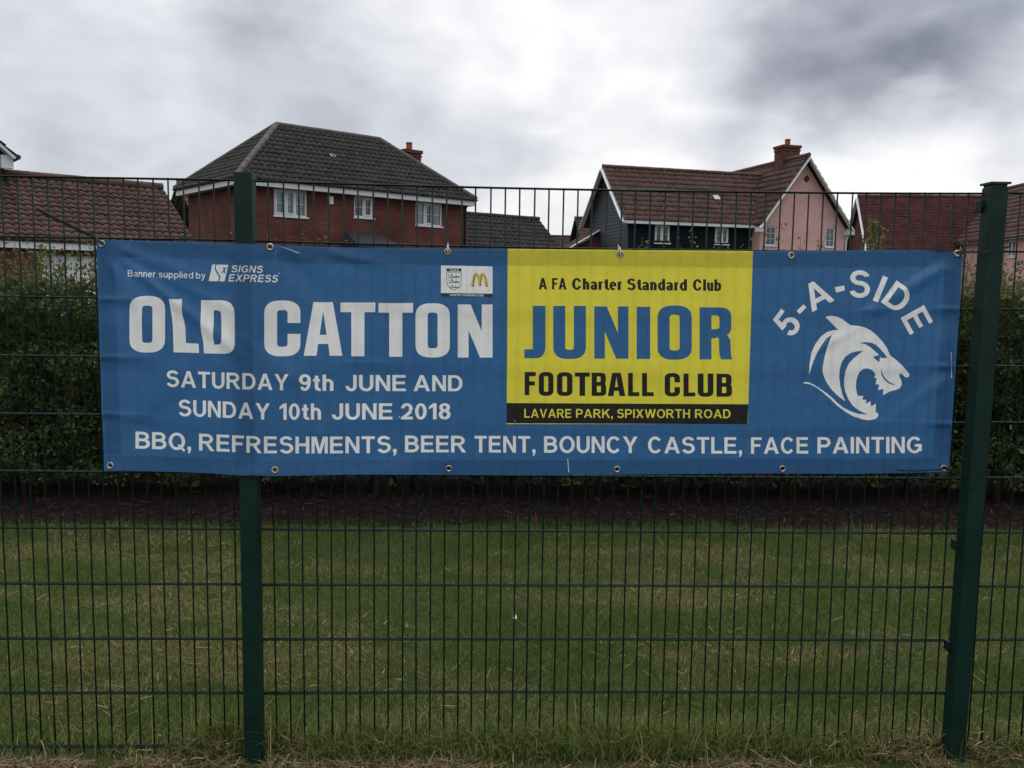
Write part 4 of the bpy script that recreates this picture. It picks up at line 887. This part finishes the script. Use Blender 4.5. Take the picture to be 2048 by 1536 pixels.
# sheet outline
OUT = [(193, 480), (250, 481), (300, 482), (400, 484), (470, 487), (553, 489), (640, 494), (760, 495), (893, 497), (1016, 497.5), (1240, 499.5), (1505, 502), (1700, 501), (1850, 500.5), (1925, 503),
       (1921, 580), (1912, 720), (1904, 850), (1898, 944), (1800, 946), (1700, 947.5), (1500, 946.5), (1300, 948.5), (1100, 950), (900, 950), (700, 949), (560, 952), (480, 951), (420, 946.5), (300, 942), (208, 941), (205, 850), (201, 730), (196, 590)]
PAINT.append((OUT, 'sheet'))
PAINT.append(([(1015.5, 497.7), (1016, 497.7), (1240, 499.7), (1506, 502.1), (1500, 700), (1496.5, 808), (1495, 848), (1013, 848), (1013.5, 806), (1014.5, 700)], 'yellow_panel'))
PAINT.append(([(1013.5, 806), (1496.5, 808.5), (1494.5, 848.5), (1013, 846.5)], 'black_strip'))
heavy_word([('O', 259, 330, 593, 704), ('C', 528.5, 600.8, 602, 711.5), ('A', 607.5, 685, 604, 711.5), ('T', 681, 750.5, 605, 712.5), ('T', 757, 826, 606, 713.5), ('O', 831, 899.5, 607.5, 714), ('N', 915.6, 985, 609, 715)], 'club_name_lettering', 'sheet', (0, 1, 1, 1, 1, 1, 1))
OLD = ('club_name_lettering', WORD[0]*10)
PAINT.append(([(240+x/10.24, 580+y/10.24) for x, y in [(1000, 185), (1270, 185), (1268, 440), (1285, 540), (1318, 660), (1338, 780), (1350, 1085), (1610, 1100), (1618, 1290), (1098, 1275), (1082, 760), (1068, 580), (1040, 430)]], OLD))
PAINT.append(([(200+x/2.644, 460+y/2.644) for x, y in [(534, 371), (640, 371), (668, 375), (692, 388), (706, 410), (711, 440), (713, 560), (712, 610), (703, 635), (686, 650), (660, 655), (550, 652), (546, 590), (534, 535), (531, 490), (534, 420)]], OLD))
PAINT.append(([(200+x/2.644, 460+y/2.644) for x, y in [(602, 424), (622, 425), (634, 430), (640, 442), (642, 500), (641, 588), (637, 600), (628, 606), (605, 606), (599, 575), (597, 545), (601, 500)]], 'sheet'))
heavy_word([('J', 1048.6, 1091, 611.6, 715.7), ('U', 1106.4, 1172, 611.6, 717), ('N', 1188.4, 1257, 612.7, 717.5), ('I', 1273.3, 1300.4, 613.5, 718), ('O', 1315, 1383.5, 612, 718.5), ('R', 1399, 1464, 614.5, 719)], 'junior_lettering', 'yellow_panel')
heavy_word([('F', 1049.3, 1071.7, 744, 790.5), ('O', 1077.5, 1107, 744.5, 791.3), ('O', 1113.8, 1145, 744.8, 791.6), ('T', 1149.8, 1179.5, 745, 791.8), ('B', 1183.3, 1212.6, 745.3, 792), ('A', 1215.5, 1250.6, 745.6, 792.2), ('L', 1256, 1278.7, 745.8, 792.4), ('L', 1284, 1307.6, 746, 792.4), ('C', 1329.3, 1360, 746.5, 792.6), ('L', 1367, 1390.8, 747, 792.9), ('U', 1395.5, 1427, 747, 793.2), ('B', 1433, 1464, 747.5, 793.4)], 'football_club_lettering', 'yellow_panel', (0,)*8+(1,)*4)
b_ = interp((333, 773.4), (430, 777), (520, 779.5), (574, 781), (700, 782), (925, 782.5)); c_ = interp((333, 32.8), (925, 32))
for s_, a, b in (('SATURDAY', 333, 577), ('9th', 598, 667), ('JUNE', 691, 812.5), ('AND', 827, 925)): text(s_, a, b, b_, c_, 'date_lettering')
b_ = interp((357, 832), (431, 834.6), (473, 837), (540, 839.5), (901, 838.5)); c_ = interp((357, 32.8), (901, 32))
for s_, a, b in (('SUNDAY', 357, 539.5), ('10th', 559, 642), ('JUNE', 663.6, 785.7), ('2018', 802, 901)): text(s_, a, b, b_, c_, 'date_lettering')
b_ = interp((270, 897), (398, 901), (518, 906.5), (640, 907), (752, 906), (811, 904.5), (1240, 906), (1500, 907.5), (1844, 906)); c_ = interp((270, 34), (1844, 32.5))
for s_, a, b in (('BBQ,', 271, 382), ('REFRESHMENTS,', 398, 793), ('BEER', 810, 932), ('TENT,', 949, 1071), ('BOUNCY', 1088, 1275), ('CASTLE,', 1296, 1484), ('FACE', 1502, 1617), ('PAINTING', 1635, 1844)): text(s_, a, b, b_, c_, 'attractions_lettering')
b_ = interp((1048, 835.3), (1461, 836.3)); c_ = interp((1048, 17.5), (1461, 17.5))
for s_, a, b in (('LAVARE', 1048.6, 1143), ('PARK,', 1152, 1225.5), ('SPIXWORTH', 1234, 1380), ('ROAD', 1390, 1461)): text(s_, a, b, b_, c_, 'address_lettering', .19, .15, .14)
b_ = interp((1077, 578.6), (1442, 582)); c_ = interp((1077, 22.8), (1442, 23.2))
for s_, a, b in (('A', 1077.5, 1094), ('FA', 1104, 1133), ('Charter', 1144, 1244), ('Standard', 1254, 1374), ('Club', 1386, 1442.5)): text(s_, a, b, b_, c_, 'charter_lettering', .29, .17, .10)
b_ = interp((255, 552.8), (410, 557.6)); c_ = interp((255, 13), (410, 13.2))
for s_, a, b in (('Banner', 255.5, 311), ('supplied', 317.5, 386.5), ('by', 392, 411)): text(s_, a, b, b_, c_, 'supplier_lettering', .155, .13, .16)
text('SIGNS', 461.5, 524.5, interp((461, 544.3), (525, 546)), lambda x: 14.0, 'supplier_lettering', .19, .17, .16, shear=.22)
text('EXPRESS', 456.5, 554.5, interp((456, 562.7), (556, 564.8)), lambda x: 14.6, 'supplier_lettering', .19, .17, .16, shear=.22)
PAINT.append(([(424.6, 529), (456.5, 529.7), (449.2, 562.7), (417.2, 562.2)], 'supplier_logo'))
PAINT.append(([(240+x/5.689, 510+y/5.689) for x, y in [(1090, 106), (1104, 106), (1092, 125), (1090, 150), (1104, 182), (1130, 222), (1142, 250), (1138, 275), (1122, 300), (1108, 299), (1122, 278), (1126, 252), (1112, 225), (1088, 186), (1076, 152), (1080, 124)]], 'sheet'))
for q in ([(1150, 205), (1165, 207), (1192, 172), (1222, 142), (1210, 138), (1182, 166)], [(1172, 140), (1190, 138), (1196, 200), (1208, 200), (1200, 208), (1184, 204)]): PAINT.append(([(240+x/5.689, 510+y/5.689) for x, y in q], 'sheet'))
PAINT.append((earc(558.5, 546.8, 1.5, 1.5, .9, .9, 0, 359, 12), 'supplier_lettering'))
# charter badge
z_ = lambda pts: [(860+x/12.8, 510+y/12.8) for x, y in pts]
PAINT.append((z_([(300, 268), (1588, 292), (1602, 308), (1602, 990), (280, 972), (283, 284)]), 'badge'))
PAINT.append((z_([(280, 972), (1602, 990), (1604, 1070), (1590, 1085), (296, 1072), (280, 1058)]), 'badge_navy'))
text('CHARTER STANDARD CLUBS', 899.3, 967.6, interp((899, 591.9), (968, 593)), lambda x: 4.0, 'badge_small_lettering', .2, .2, .2)
PAINT.append((z_([(422, 345), (805, 345), (805, 424), (422, 422)]), 'badge_navy')); text('The', 898.8, 908.5, lambda x: 541.9, lambda x: 3.7, 'badge_small_lettering', .2, .2, .2); text('FA', 909.8, 917.6, lambda x: 542, lambda x: 3.7, 'badge_small_lettering', .22, .2, .2)
sh_o = [(424, 438), (806, 446), (806, 700), (795, 760), (760, 820), (700, 870), (615, 906), (530, 868), (468, 815), (434, 755), (422, 690)]
sh_i = [(437, 450), (793, 458), (793, 698), (782, 752), (750, 808), (693, 857), (615, 891), (538, 856), (480, 806), (447, 750), (435, 688)]
PAINT.append((z_(sh_o), 'badge_navy')); PAINT.append((z_(sh_i), 'badge'))
for i, (dy, sc) in enumerate(((0, 1.0), (132, 1.0), (252, .78))):   # three passant beasts as small dark marks
    cx = 612
    for q in ([(470, 580), (560, 560), (640, 540), (735, 548), (765, 560), (748, 600), (730, 575), (690, 572), (672, 600), (650, 596), (660, 572), (600, 578), (540, 592), (478, 590)],
              [(540, 500), (560, 484), (585, 498), (586, 528), (560, 545), (536, 530)], [(462, 490), (478, 486), (500, 520), (522, 530), (520, 545), (488, 532)], [(650, 510), (680, 490), (690, 505), (665, 525)], [(470, 545), (500, 560), (496, 572), (468, 560)]):
        PAINT.append((z_([(cx+(x-cx)*sc, 485+(y-485)*sc+dy+(30 if i == 2 else 0)) for x, y in q]), 'badge_navy'))
PAINT.append((z_([(938, 290), (945, 290), (945, 975), (938, 975)]), 'badge_line'))
arch = lambda dx, dy: [[(1045+dx, 795+dy), (1060+dx, 700+dy), (1090+dx, 570+dy), (1130+dx, 475+dy), (1175+dx, 448+dy), (1215+dx, 475+dy), (1250+dx, 530+dy), (1262+dx, 560+dy), (1272+dx, 530+dy), (1300+dx, 475+dy), (1345+dx, 448+dy), (1395+dx, 490+dy), (1430+dx, 590+dy), (1455+dx, 700+dy), (1468+dx, 795+dy),
                        (1405+dx, 795+dy), (1390+dx, 690+dy), (1368+dx, 570+dy), (1340+dx, 490+dy), (1318+dx, 540+dy), (1298+dx, 650+dy), (1285+dx, 780+dy), (1236+dx, 780+dy), (1222+dx, 650+dy), (1200+dx, 540+dy), (1172+dx, 490+dy), (1140+dx, 560+dy), (1118+dx, 680+dy), (1108+dx, 795+dy)]]
ink([z_(arch(18, 18)[0])], 'badge_black'); ink([z_(arch(0, 0)[0])], 'badge_arches')
# 5-A-SIDE set on an arc
def spin(ch, cx, cy, deg, wd, H_=53.5):
    ps, w0 = glyph(ch); k = wd/w0 if wd else H_; t = R(deg); c, s = math.cos(t), math.sin(t)
    for q in ps: PAINT.append(([(1520+cx/4.8 + ((a-w0/2)*k)*c + ((b-.5)*H_)*s, 530+cy/4.8 + ((a-w0/2)*k)*s - ((b-.5)*H_)*c) for a, b in q], 'five_a_side_lettering'))
spin('5', 258, 560, -53, 36); spin('A', 548, 282, -28, 51); spin('S', 958, 183, 3, 42); spin('I', 1156, 230, 22.4, 11); spin('D', 1322, 312, 35.6, 44); spin('E', 1508, 530, 61, 40)
for q in ([(352, 440), (418, 378), (447, 407), (380, 472)], [(718, 213), (808, 197), (815, 243), (730, 265)]): PAINT.append(([(1520+x/4.8, 530+y/4.8) for x, y in q], 'five_a_side_lettering'))
e_ = lambda f: [(1520+f[i]/4.8, 530+f[i+1]/4.8) for i in range(0, len(f), 2)]
CAT = [628, 500, 655, 490, 690, 488, 740, 497, 790, 520, 830, 550, 868, 578, 930, 582, 1000, 597, 1060, 625, 1120, 675, 1180, 740, 1220, 800, 1250, 868, 1300, 905, 1360, 960, 1410, 1015, 1435, 1050, 1430, 1072, 1405, 1082, 1385, 1070, 1365, 1050, 1347, 1040, 1335, 1050, 1340, 1075, 1358, 1110, 1362, 1150, 1340, 1185, 1300, 1200, 1250, 1212, 1180, 1250, 1187, 1187, 1134, 1202, 1145, 1147, 1110, 1146, 1120, 1086, 1097, 1083, 1108, 1050, 1085, 1015, 1055, 998, 1020, 992, 985, 1000, 955, 1030, 935, 1070, 922, 1120, 920, 1170, 928, 1220, 938, 1255, 992, 1258, 982, 1292, 1022, 1295, 1012, 1332, 1062, 1308, 1065, 1358, 1112, 1330, 1110, 1415, 1130, 1420, 1137, 1445, 1120, 1470, 1080, 1486, 1030, 1490, 980, 1480, 900, 1455, 820, 1410, 740, 1350, 680, 1290, 600, 1220, 540, 1175, 480, 1145, 440, 1138, 410, 1135, 432, 1122, 470, 1127, 520, 1150, 580, 1190, 640, 1230, 690, 1270, 740, 1320, 800, 1368, 870, 1405, 950, 1430, 1035, 1436, 950, 1397, 890, 1350, 850, 1290, 820, 1220, 808, 1160, 808, 1100, 820, 1020, 850, 950, 900, 895, 950, 855, 992, 825, 930, 828, 870, 845, 820, 880, 785, 930, 765, 1000, 760, 1080, 770, 1160, 790, 1240, 818, 1310, 740, 1250, 690, 1200, 640, 1130, 610, 1060, 600, 1010, 605, 960, 625, 860, 655, 760, 692, 670, 640, 702, 590, 770, 545, 850, 510, 930, 488, 1000, 470, 1055, 476, 950, 492, 850, 530, 760, 580, 690, 640, 645, 700, 626, 750, 622, 700, 570, 660, 530]
PAINT.append((e_(CAT), 'wildcat_emblem'))
PAINT.append((e_([955, 750, 1010, 740, 1070, 745, 1110, 765, 1150, 800, 1190, 845, 1222, 892, 1165, 893, 1152, 880, 1145, 935, 1083, 883, 1145, 862, 1100, 825, 1060, 790, 1010, 760]), 'sheet'))
PAINT.append((e_([1160, 990, 1175, 1040, 1205, 1090, 1250, 1130, 1300, 1145, 1285, 1152, 1240, 1140, 1195, 1105, 1165, 1050]), 'sheet'))
# scuffs, eyelet holes and the torn hem
for q in ([(1134.6, 918), (1136, 918), (1138.6, 945), (1137.2, 945)], [(1901.5, 705), (1902.7, 705), (1903.6, 752), (1904.6, 756), (1902, 755)], [(798, 832), (800, 834), (799, 836)], [(1029, 839), (1031, 843), (1029.5, 843)], [(553, 489.5), (594.5, 504), (602, 506.5), (594, 505.5)]): PAINT.append((q, 'scuff_mark'))
EYE = [(204, 487.5), (540, 494), (895.5, 503.5), (1241, 508), (1582, 511), (1914.5, 507.5), (220.5, 931), (550, 940), (897.5, 937), (1234, 938.5), (1565, 937.5), (1888, 936.5)]
for x, y in EYE: PAINT.append(([(x+4.2*math.cos(R(a)), y+4.2*math.sin(R(a))) for a in range(0, 360, 30)], 'hole'))
PAINT.append(([(554, 489.2), (566, 490.2), (576, 492), (590, 497.5), (600, 505.5), (594.5, 504), (575, 496.5)], 'hole'))

# --- cut the sheet along every printed edge (constrained triangulation) and drape it
cv = []; cf = []; keys = []
for poly, key in PAINT:
    P = onto(np.array([p[0] for p in poly]), np.array([p[1] for p in poly])); q = [(p[0], p[2]) for p in P]
    area = sum(q[i-1][0]*q[i][1]-q[i][0]*q[i-1][1] for i in range(len(q)))
    if area < 0: q = q[::-1]
    b = len(cv); cv += q; cf.append(list(range(b, b+len(q)))); keys.append(key)
out_xz = np.array([cv[i] for i in cf[0]])
def inside(x, z, poly):
    c = np.zeros(len(x), bool); j = len(poly)-1
    for i in range(len(poly)):
        (xi, zi), (xj, zj) = poly[i], poly[j]; m = ((zi > z) != (zj > z)) & (x < (xj-xi)*(z-zi)/(zj-zi+1e-12)+xi); c ^= m; j = i
    return c
gx, gz = np.meshgrid(np.arange(-.60, 2.42, .0066), np.arange(1.0, 1.86, .0066)); gx = gx.ravel()+rng.uniform(-.001, .001, gx.size); gz = gz.ravel()+rng.uniform(-.001, .001, gz.size)
ins = inside(gx, gz, out_xz); cv += list(zip(gx[ins], gz[ins]))
rv, re_, rf, ov, oe, of = delaunay_2d_cdt([Vector((float(a), float(b))) for a, b in cv], [], cf, 1, 1e-6, True)
RV = np.array([(p[0], p[1]) for p in rv]); RY = cloth_y(RV[:, 0], RV[:, 1])
h_ = 1e-3; dyx = (cloth_y(RV[:, 0]+h_, RV[:, 1])-cloth_y(RV[:, 0]-h_, RV[:, 1]))/(2*h_); dyz = (cloth_y(RV[:, 0], RV[:, 1]+h_)-cloth_y(RV[:, 0], RV[:, 1]-h_))/(2*h_)
NRM = np.stack([dyx, -np.ones(len(RV)), dyz], 1); NRM /= np.linalg.norm(NRM, axis=1)[:, None]
byk = {}
for face, o_ in zip(rf, of):
    if not o_: continue
    a, b, c = (RV[i] for i in face)
    if abs((b[0]-a[0])*(c[1]-a[1])-(c[0]-a[0])*(b[1]-a[1])) < 1e-11: continue
    k = keys[max(o_)]
    if k != 'hole': byk.setdefault(k, []).append(face)

def pvc(name, col, trans):
    m = mat(name, col, .42, .35); t = m.node_tree; b = t.nodes['Principled BSDF']
    tcn = t.nodes.new('ShaderNodeTexCoord')
    n = t.nodes.new('ShaderNodeTexNoise'); n.inputs['Scale'].default_value = 5; n.inputs['Detail'].default_value = 8; n.inputs['Roughness'].default_value = .65; t.links.new(tcn.outputs['Object'], n.inputs['Vector'])
    mr = t.nodes.new('ShaderNodeMapRange'); mr.inputs[1].default_value = .3; mr.inputs[2].default_value = .75; mr.inputs[3].default_value = .90; mr.inputs[4].default_value = 1.06; t.links.new(n.outputs['Fac'], mr.inputs[0])
    hs = t.nodes.new('ShaderNodeHueSaturation'); hs.inputs['Color'].default_value = (*col, 1); t.links.new(mr.outputs[0], hs.inputs['Value']); t.links.new(hs.outputs[0], b.inputs['Base Color'])
    # weave and the faint imprint of the wires behind
    sp = t.nodes.new('ShaderNodeSeparateXYZ'); t.links.new(tcn.outputs['Object'], sp.inputs[0])
    md = t.nodes.new('ShaderNodeMath'); md.operation = 'PINGPONG'; md.inputs[1].default_value = .025; t.links.new(sp.outputs[0], md.inputs[0])
    m1 = t.nodes.new('ShaderNodeMapRange'); m1.interpolation_type = 'SMOOTHSTEP'; m1.inputs[1].default_value = 0; m1.inputs[2].default_value = .007; m1.inputs[3].default_value = 1; m1.inputs[4].default_value = 0; t.links.new(md.outputs[0], m1.inputs[0])
    n2 = t.nodes.new('ShaderNodeTexNoise'); n2.inputs['Scale'].default_value = 28; n2.inputs['Detail'].default_value = 3; t.links.new(tcn.outputs['Object'], n2.inputs['Vector'])
    n3 = t.nodes.new('ShaderNodeTexNoise'); n3.inputs['Scale'].default_value = 600; n3.inputs['Detail'].default_value = 1; t.links.new(tcn.outputs['Object'], n3.inputs['Vector'])
    a1 = t.nodes.new('ShaderNodeMath'); a1.operation = 'MULTIPLY_ADD'; a1.inputs[1].default_value = 1.3; t.links.new(n2.outputs['Fac'], a1.inputs[0]); t.links.new(m1.outputs[0], a1.inputs[2])
    a2 = t.nodes.new('ShaderNodeMath'); a2.operation = 'MULTIPLY_ADD'; a2.inputs[1].default_value = .25; t.links.new(n3.outputs['Fac'], a2.inputs[0]); t.links.new(a1.outputs[0], a2.inputs[2])
    bn = t.nodes.new('ShaderNodeBump'); bn.inputs['Strength'].default_value = 1.0; bn.inputs['Distance'].default_value = .0020; t.links.new(a2.outputs[0], bn.inputs['Height']); t.links.new(bn.outputs[0], b.inputs['Normal'])
    tr = t.nodes.new('ShaderNodeBsdfTranslucent'); t.links.new(hs.outputs[0], tr.inputs[0])
    ms = t.nodes.new('ShaderNodeMixShader'); ms.inputs[0].default_value = trans; t.links.new(b.outputs[0], ms.inputs[1]); t.links.new(tr.outputs[0], ms.inputs[2]); t.links.new(ms.outputs[0], t.nodes['Material Output'].inputs[0])
    return m
BLUE = pvc('blue vinyl', (.034, .130, .300), .31); YEL = pvc('yellow vinyl', (.76, .68, .060), .30); INKW = pvc('white vinyl print', (.82, .83, .82), .27)
INKK = pvc('black vinyl print', (.010, .010, .011), .05); NAVY = pvc('navy vinyl print', (.022, .034, .085), .1); GOLD = pvc('gold vinyl print', (.68, .44, .045), .2); GREYP = pvc('grey vinyl print', (.38, .40, .41), .2)
KM = {'sheet': BLUE, 'yellow_panel': YEL, 'black_strip': INKK, 'club_name_lettering': INKW, 'junior_lettering': BLUE, 'football_club_lettering': INKK, 'date_lettering': INKW, 'attractions_lettering': INKW,
      'address_lettering': YEL, 'charter_lettering': INKK, 'supplier_lettering': INKW, 'supplier_logo': INKW, 'badge': INKW, 'badge_navy': NAVY, 'badge_small_lettering': INKW, 'badge_line': GREYP, 'badge_black': INKK,
      'badge_arches': GOLD, 'five_a_side_lettering': INKW, 'wildcat_emblem': INKW, 'scuff_mark': INKW}
banner = thing('banner', 'long blue and yellow football club banner tied to the green mesh fence', 'banner', (.9, 0, 1.05))
BO = np.array([.9, 0, 1.05]); V3 = np.stack([RV[:, 0], RY, RV[:, 1]], 1) - BO
objs = {}
for kk, fs in byk.items():
    k = kk[0] if isinstance(kk, tuple) else kk
    fs = np.array(fs, np.int32)
    A = RV[fs[:, 0]]; B = RV[fs[:, 1]]; C_ = RV[fs[:, 2]]; cr_ = (B[:, 0]-A[:, 0])*(C_[:, 1]-A[:, 1])-(C_[:, 0]-A[:, 0])*(B[:, 1]-A[:, 1]); fs[cr_ < 0] = fs[cr_ < 0][:, ::-1]
    u, inv = np.unique(fs, return_inverse=True); inv = inv.reshape(fs.shape)
    par = objs['badge'] if k.startswith('badge_') and 'badge' in objs else banner
    nm = {'badge': 'charter_badge', 'badge_navy': 'badge_strip', 'badge_small_lettering': 'badge_lettering', 'badge_line': 'badge_divider', 'badge_black': 'arches_shadow', 'badge_arches': 'arches_emblem'}.get(k, k)
    o = np_mesh(nm, V3[u], inv, KM[k], None, par, True); o.data.normals_split_custom_set_from_vertices([tuple(n_) for n_ in NRM[u]]); objs[kk] = o
for k, o in objs.items():
    if (k[0] if isinstance(k, tuple) else k).startswith('badge_'): o.parent = objs['badge']
# folded hem: a second layer behind the edge
def hem(px0, py0, px1, py1, nx, ny):
    a = np.linspace(0, 1, nx); b = np.linspace(0, 1, ny); A, B_ = np.meshgrid(a, b)
    q = [np.array(px0), np.array(px1), np.array(py0), np.array(py1)]
    X = (1-B_)*np.interp(A, np.linspace(0, 1, len(q[0])), q[0]) + B_*np.interp(A, np.linspace(0, 1, len(q[1])), q[1]); Y_ = (1-B_)*np.interp(A, np.linspace(0, 1, len(q[2])), q[2]) + B_*np.interp(A, np.linspace(0, 1, len(q[3])), q[3])
    P = onto(X.ravel(), Y_.ravel()); P[:, 1] += .0016; i = np.arange(nx*ny).reshape(ny, nx); f = np.stack([i[:-1, :-1], i[:-1, 1:], i[1:, 1:], i[1:, :-1]], -1).reshape(-1, 4)
    cx, cy = X.ravel()[f].mean(1), Y_.ravel()[f].mean(1); ok = np.ones(len(f), bool)
    for ex, ey in EYE: ok &= np.hypot(cx-ex, cy-ey) > 4.6
    f = f[ok]
    np_mesh('hem', P-BO, f, BLUE, None, banner, True)
tx = [610, 760, 893, 1016, 1240, 1505, 1700, 1850, 1922]; ty = [495, 496.5, 498.5, 499, 501, 503.5, 502.5, 502, 504]
tx = [553]+tx; ty = [492.5]+ty
hem(tx, ty, tx, [y+31 for y in ty], 700, 16)
hem([196, 300, 400, 470, 550], [482, 484, 486, 489, 490.5], [196, 300, 400, 470, 550], [513, 514, 516, 519, 520], 180, 16)
bx = [211, 300, 420, 480, 560, 700, 900, 1100, 1300, 1500, 1700, 1800, 1896]; by = [939.5, 940.5, 945, 949.5, 950.5, 947.5, 948.5, 948.5, 947, 945, 946, 944.5, 942.5]
hem(bx, [y-29 for y in by], bx, by, 900, 16)
hem([196, 203, 211], [514, 730, 908], [229, 236, 243], [514, 730, 908], 40, 8)
hem([1922, 1910, 1897], [536, 720, 912], [1890, 1878, 1866], [536, 720, 912], 40, 8)
for x, y in EYE:
    P = onto(np.array([float(x)]), np.array([float(y)]))[0]; h = 1e-3
    nx_ = (cloth_y(P[0:1]+.004, P[2:3])-cloth_y(P[0:1]-.004, P[2:3]))[0]/.008; nz_ = (cloth_y(P[0:1], P[2:3]+.004)-cloth_y(P[0:1], P[2:3]-.004))[0]/.008
    r = MB(); r.lathe(P-BO, (nx_, -1, nz_), [(.0070, -.003), (.0068, .001), (.0078, .0026), (.0096, .0033), (.0114, .0024), (.0124, .0003), (.0118, -.001)], 24); r.build('eyelet', METAL, banner)
    if y > 900 or x in (540, 1582): pass

# ------------------------------------------------------------------ cable ties
def Wp(px, py, Y): return Vector(at(px, py, Y))
def strap(mb, pts, w=.0048, h=.0016, up=(0, -1, 0)):
    for a, b in zip(pts[:-1], pts[1:]): mb.beam(a, b, w, h, up)
def tie(label, mat_, build, loc):
    t = MB(); build(t); o = t.build('cable_tie', mat_); return tag(o, label, 'cable tie', 'cable ties holding the banner')
def b1(t):
    strap(t, [Wp(74, 418, -.10), Wp(115, 440, -.075), Wp(150, 456, -.05), Wp(181, 471, -.026)], .0085, .0018)
    t.box(tuple(Wp(179, 475, -.034)), tuple(Wp(189, 467, -.018)))
    strap(t, [Wp(185, 471, -.020), Wp(196, 481, -.030), Wp(204, 488, -.030), Wp(206, 489, -.012)], .0075, .0018); strap(t, [Wp(186, 471, -.024), Wp(189.5, 478, .013), Wp(197, 484, .012), Wp(204, 488, -.006)], .0075, .0018)
tie('thick black cable tie with long straight tail at upper left banner corner', BLACKP, b1, None)
def bw(px, py, tail):
    def f(t):
        P = onto(np.array([float(px)]), np.array([float(py)]))[0]; y = P[1]
        strap(t, [Wp(px+.5, py+2, y+.004), Wp(px+.3, py+1, y-.006), Wp(px, py-4, y-.008), Wp(px+tail*.4, py-11, y-.006), Wp(px+tail*.4, py-12, y+.03)], .0048, .0015)
        a = Wp(px+tail*.4-2.4, py-8, y-.013); b = Wp(px+tail*.4+2.4, py-13, y-.006); t.box(tuple(a), tuple(b)); strap(t, [Wp(px+tail*.4, py-12, y-.010), Wp(px+tail, py-18, y-.012)], .0045, .0014)
    return f
tie('white cable tie on the blue part of the top edge above the charter badge', WHITEP, bw(895.5, 503.5, .5), None)
tie('white cable tie at the top of the yellow part of the banner', WHITEP, bw(1241, 508, -5), None)
def b2(t):
    strap(t, [Wp(1915, 508, -.03), Wp(1921, 505, -.042), Wp(1938, 504.5, -.045), Wp(1957, 504.5, -.050), Wp(1965, 504, -.066), Wp(1980, 502.5, -.070), Wp(2000, 498, -.078), Wp(2020, 493, -.09)], .0055, .0016)
    t.box(tuple(Wp(1917, 508.5, -.046)), tuple(Wp(1928, 502, -.036))); strap(t, [Wp(1924, 505, -.040), Wp(1922, 497, -.01), Wp(1921, 494, .012)], .0048, .0015)
tie('black cable tie bent across the capped post at the upper right corner', BLACKP, b2, None)
def b3(t):
    strap(t, [Wp(1889, 937, -.040), Wp(1878, 939.5, -.046), Wp(1850, 941.5, -.043), Wp(1820, 942, -.042), Wp(1797, 940.5, -.045)], .0045, .0016)
    t.box(tuple(Wp(1893, 941, -.043)), tuple(Wp(1902, 934, -.033))); strap(t, [Wp(1890, 937, -.040), Wp(1899, 938, -.038), Wp(1905, 945, .01)], .0045, .0016)
tie('black cable tie lying flat along the lower right corner of the banner', BLACKP, b3, None)
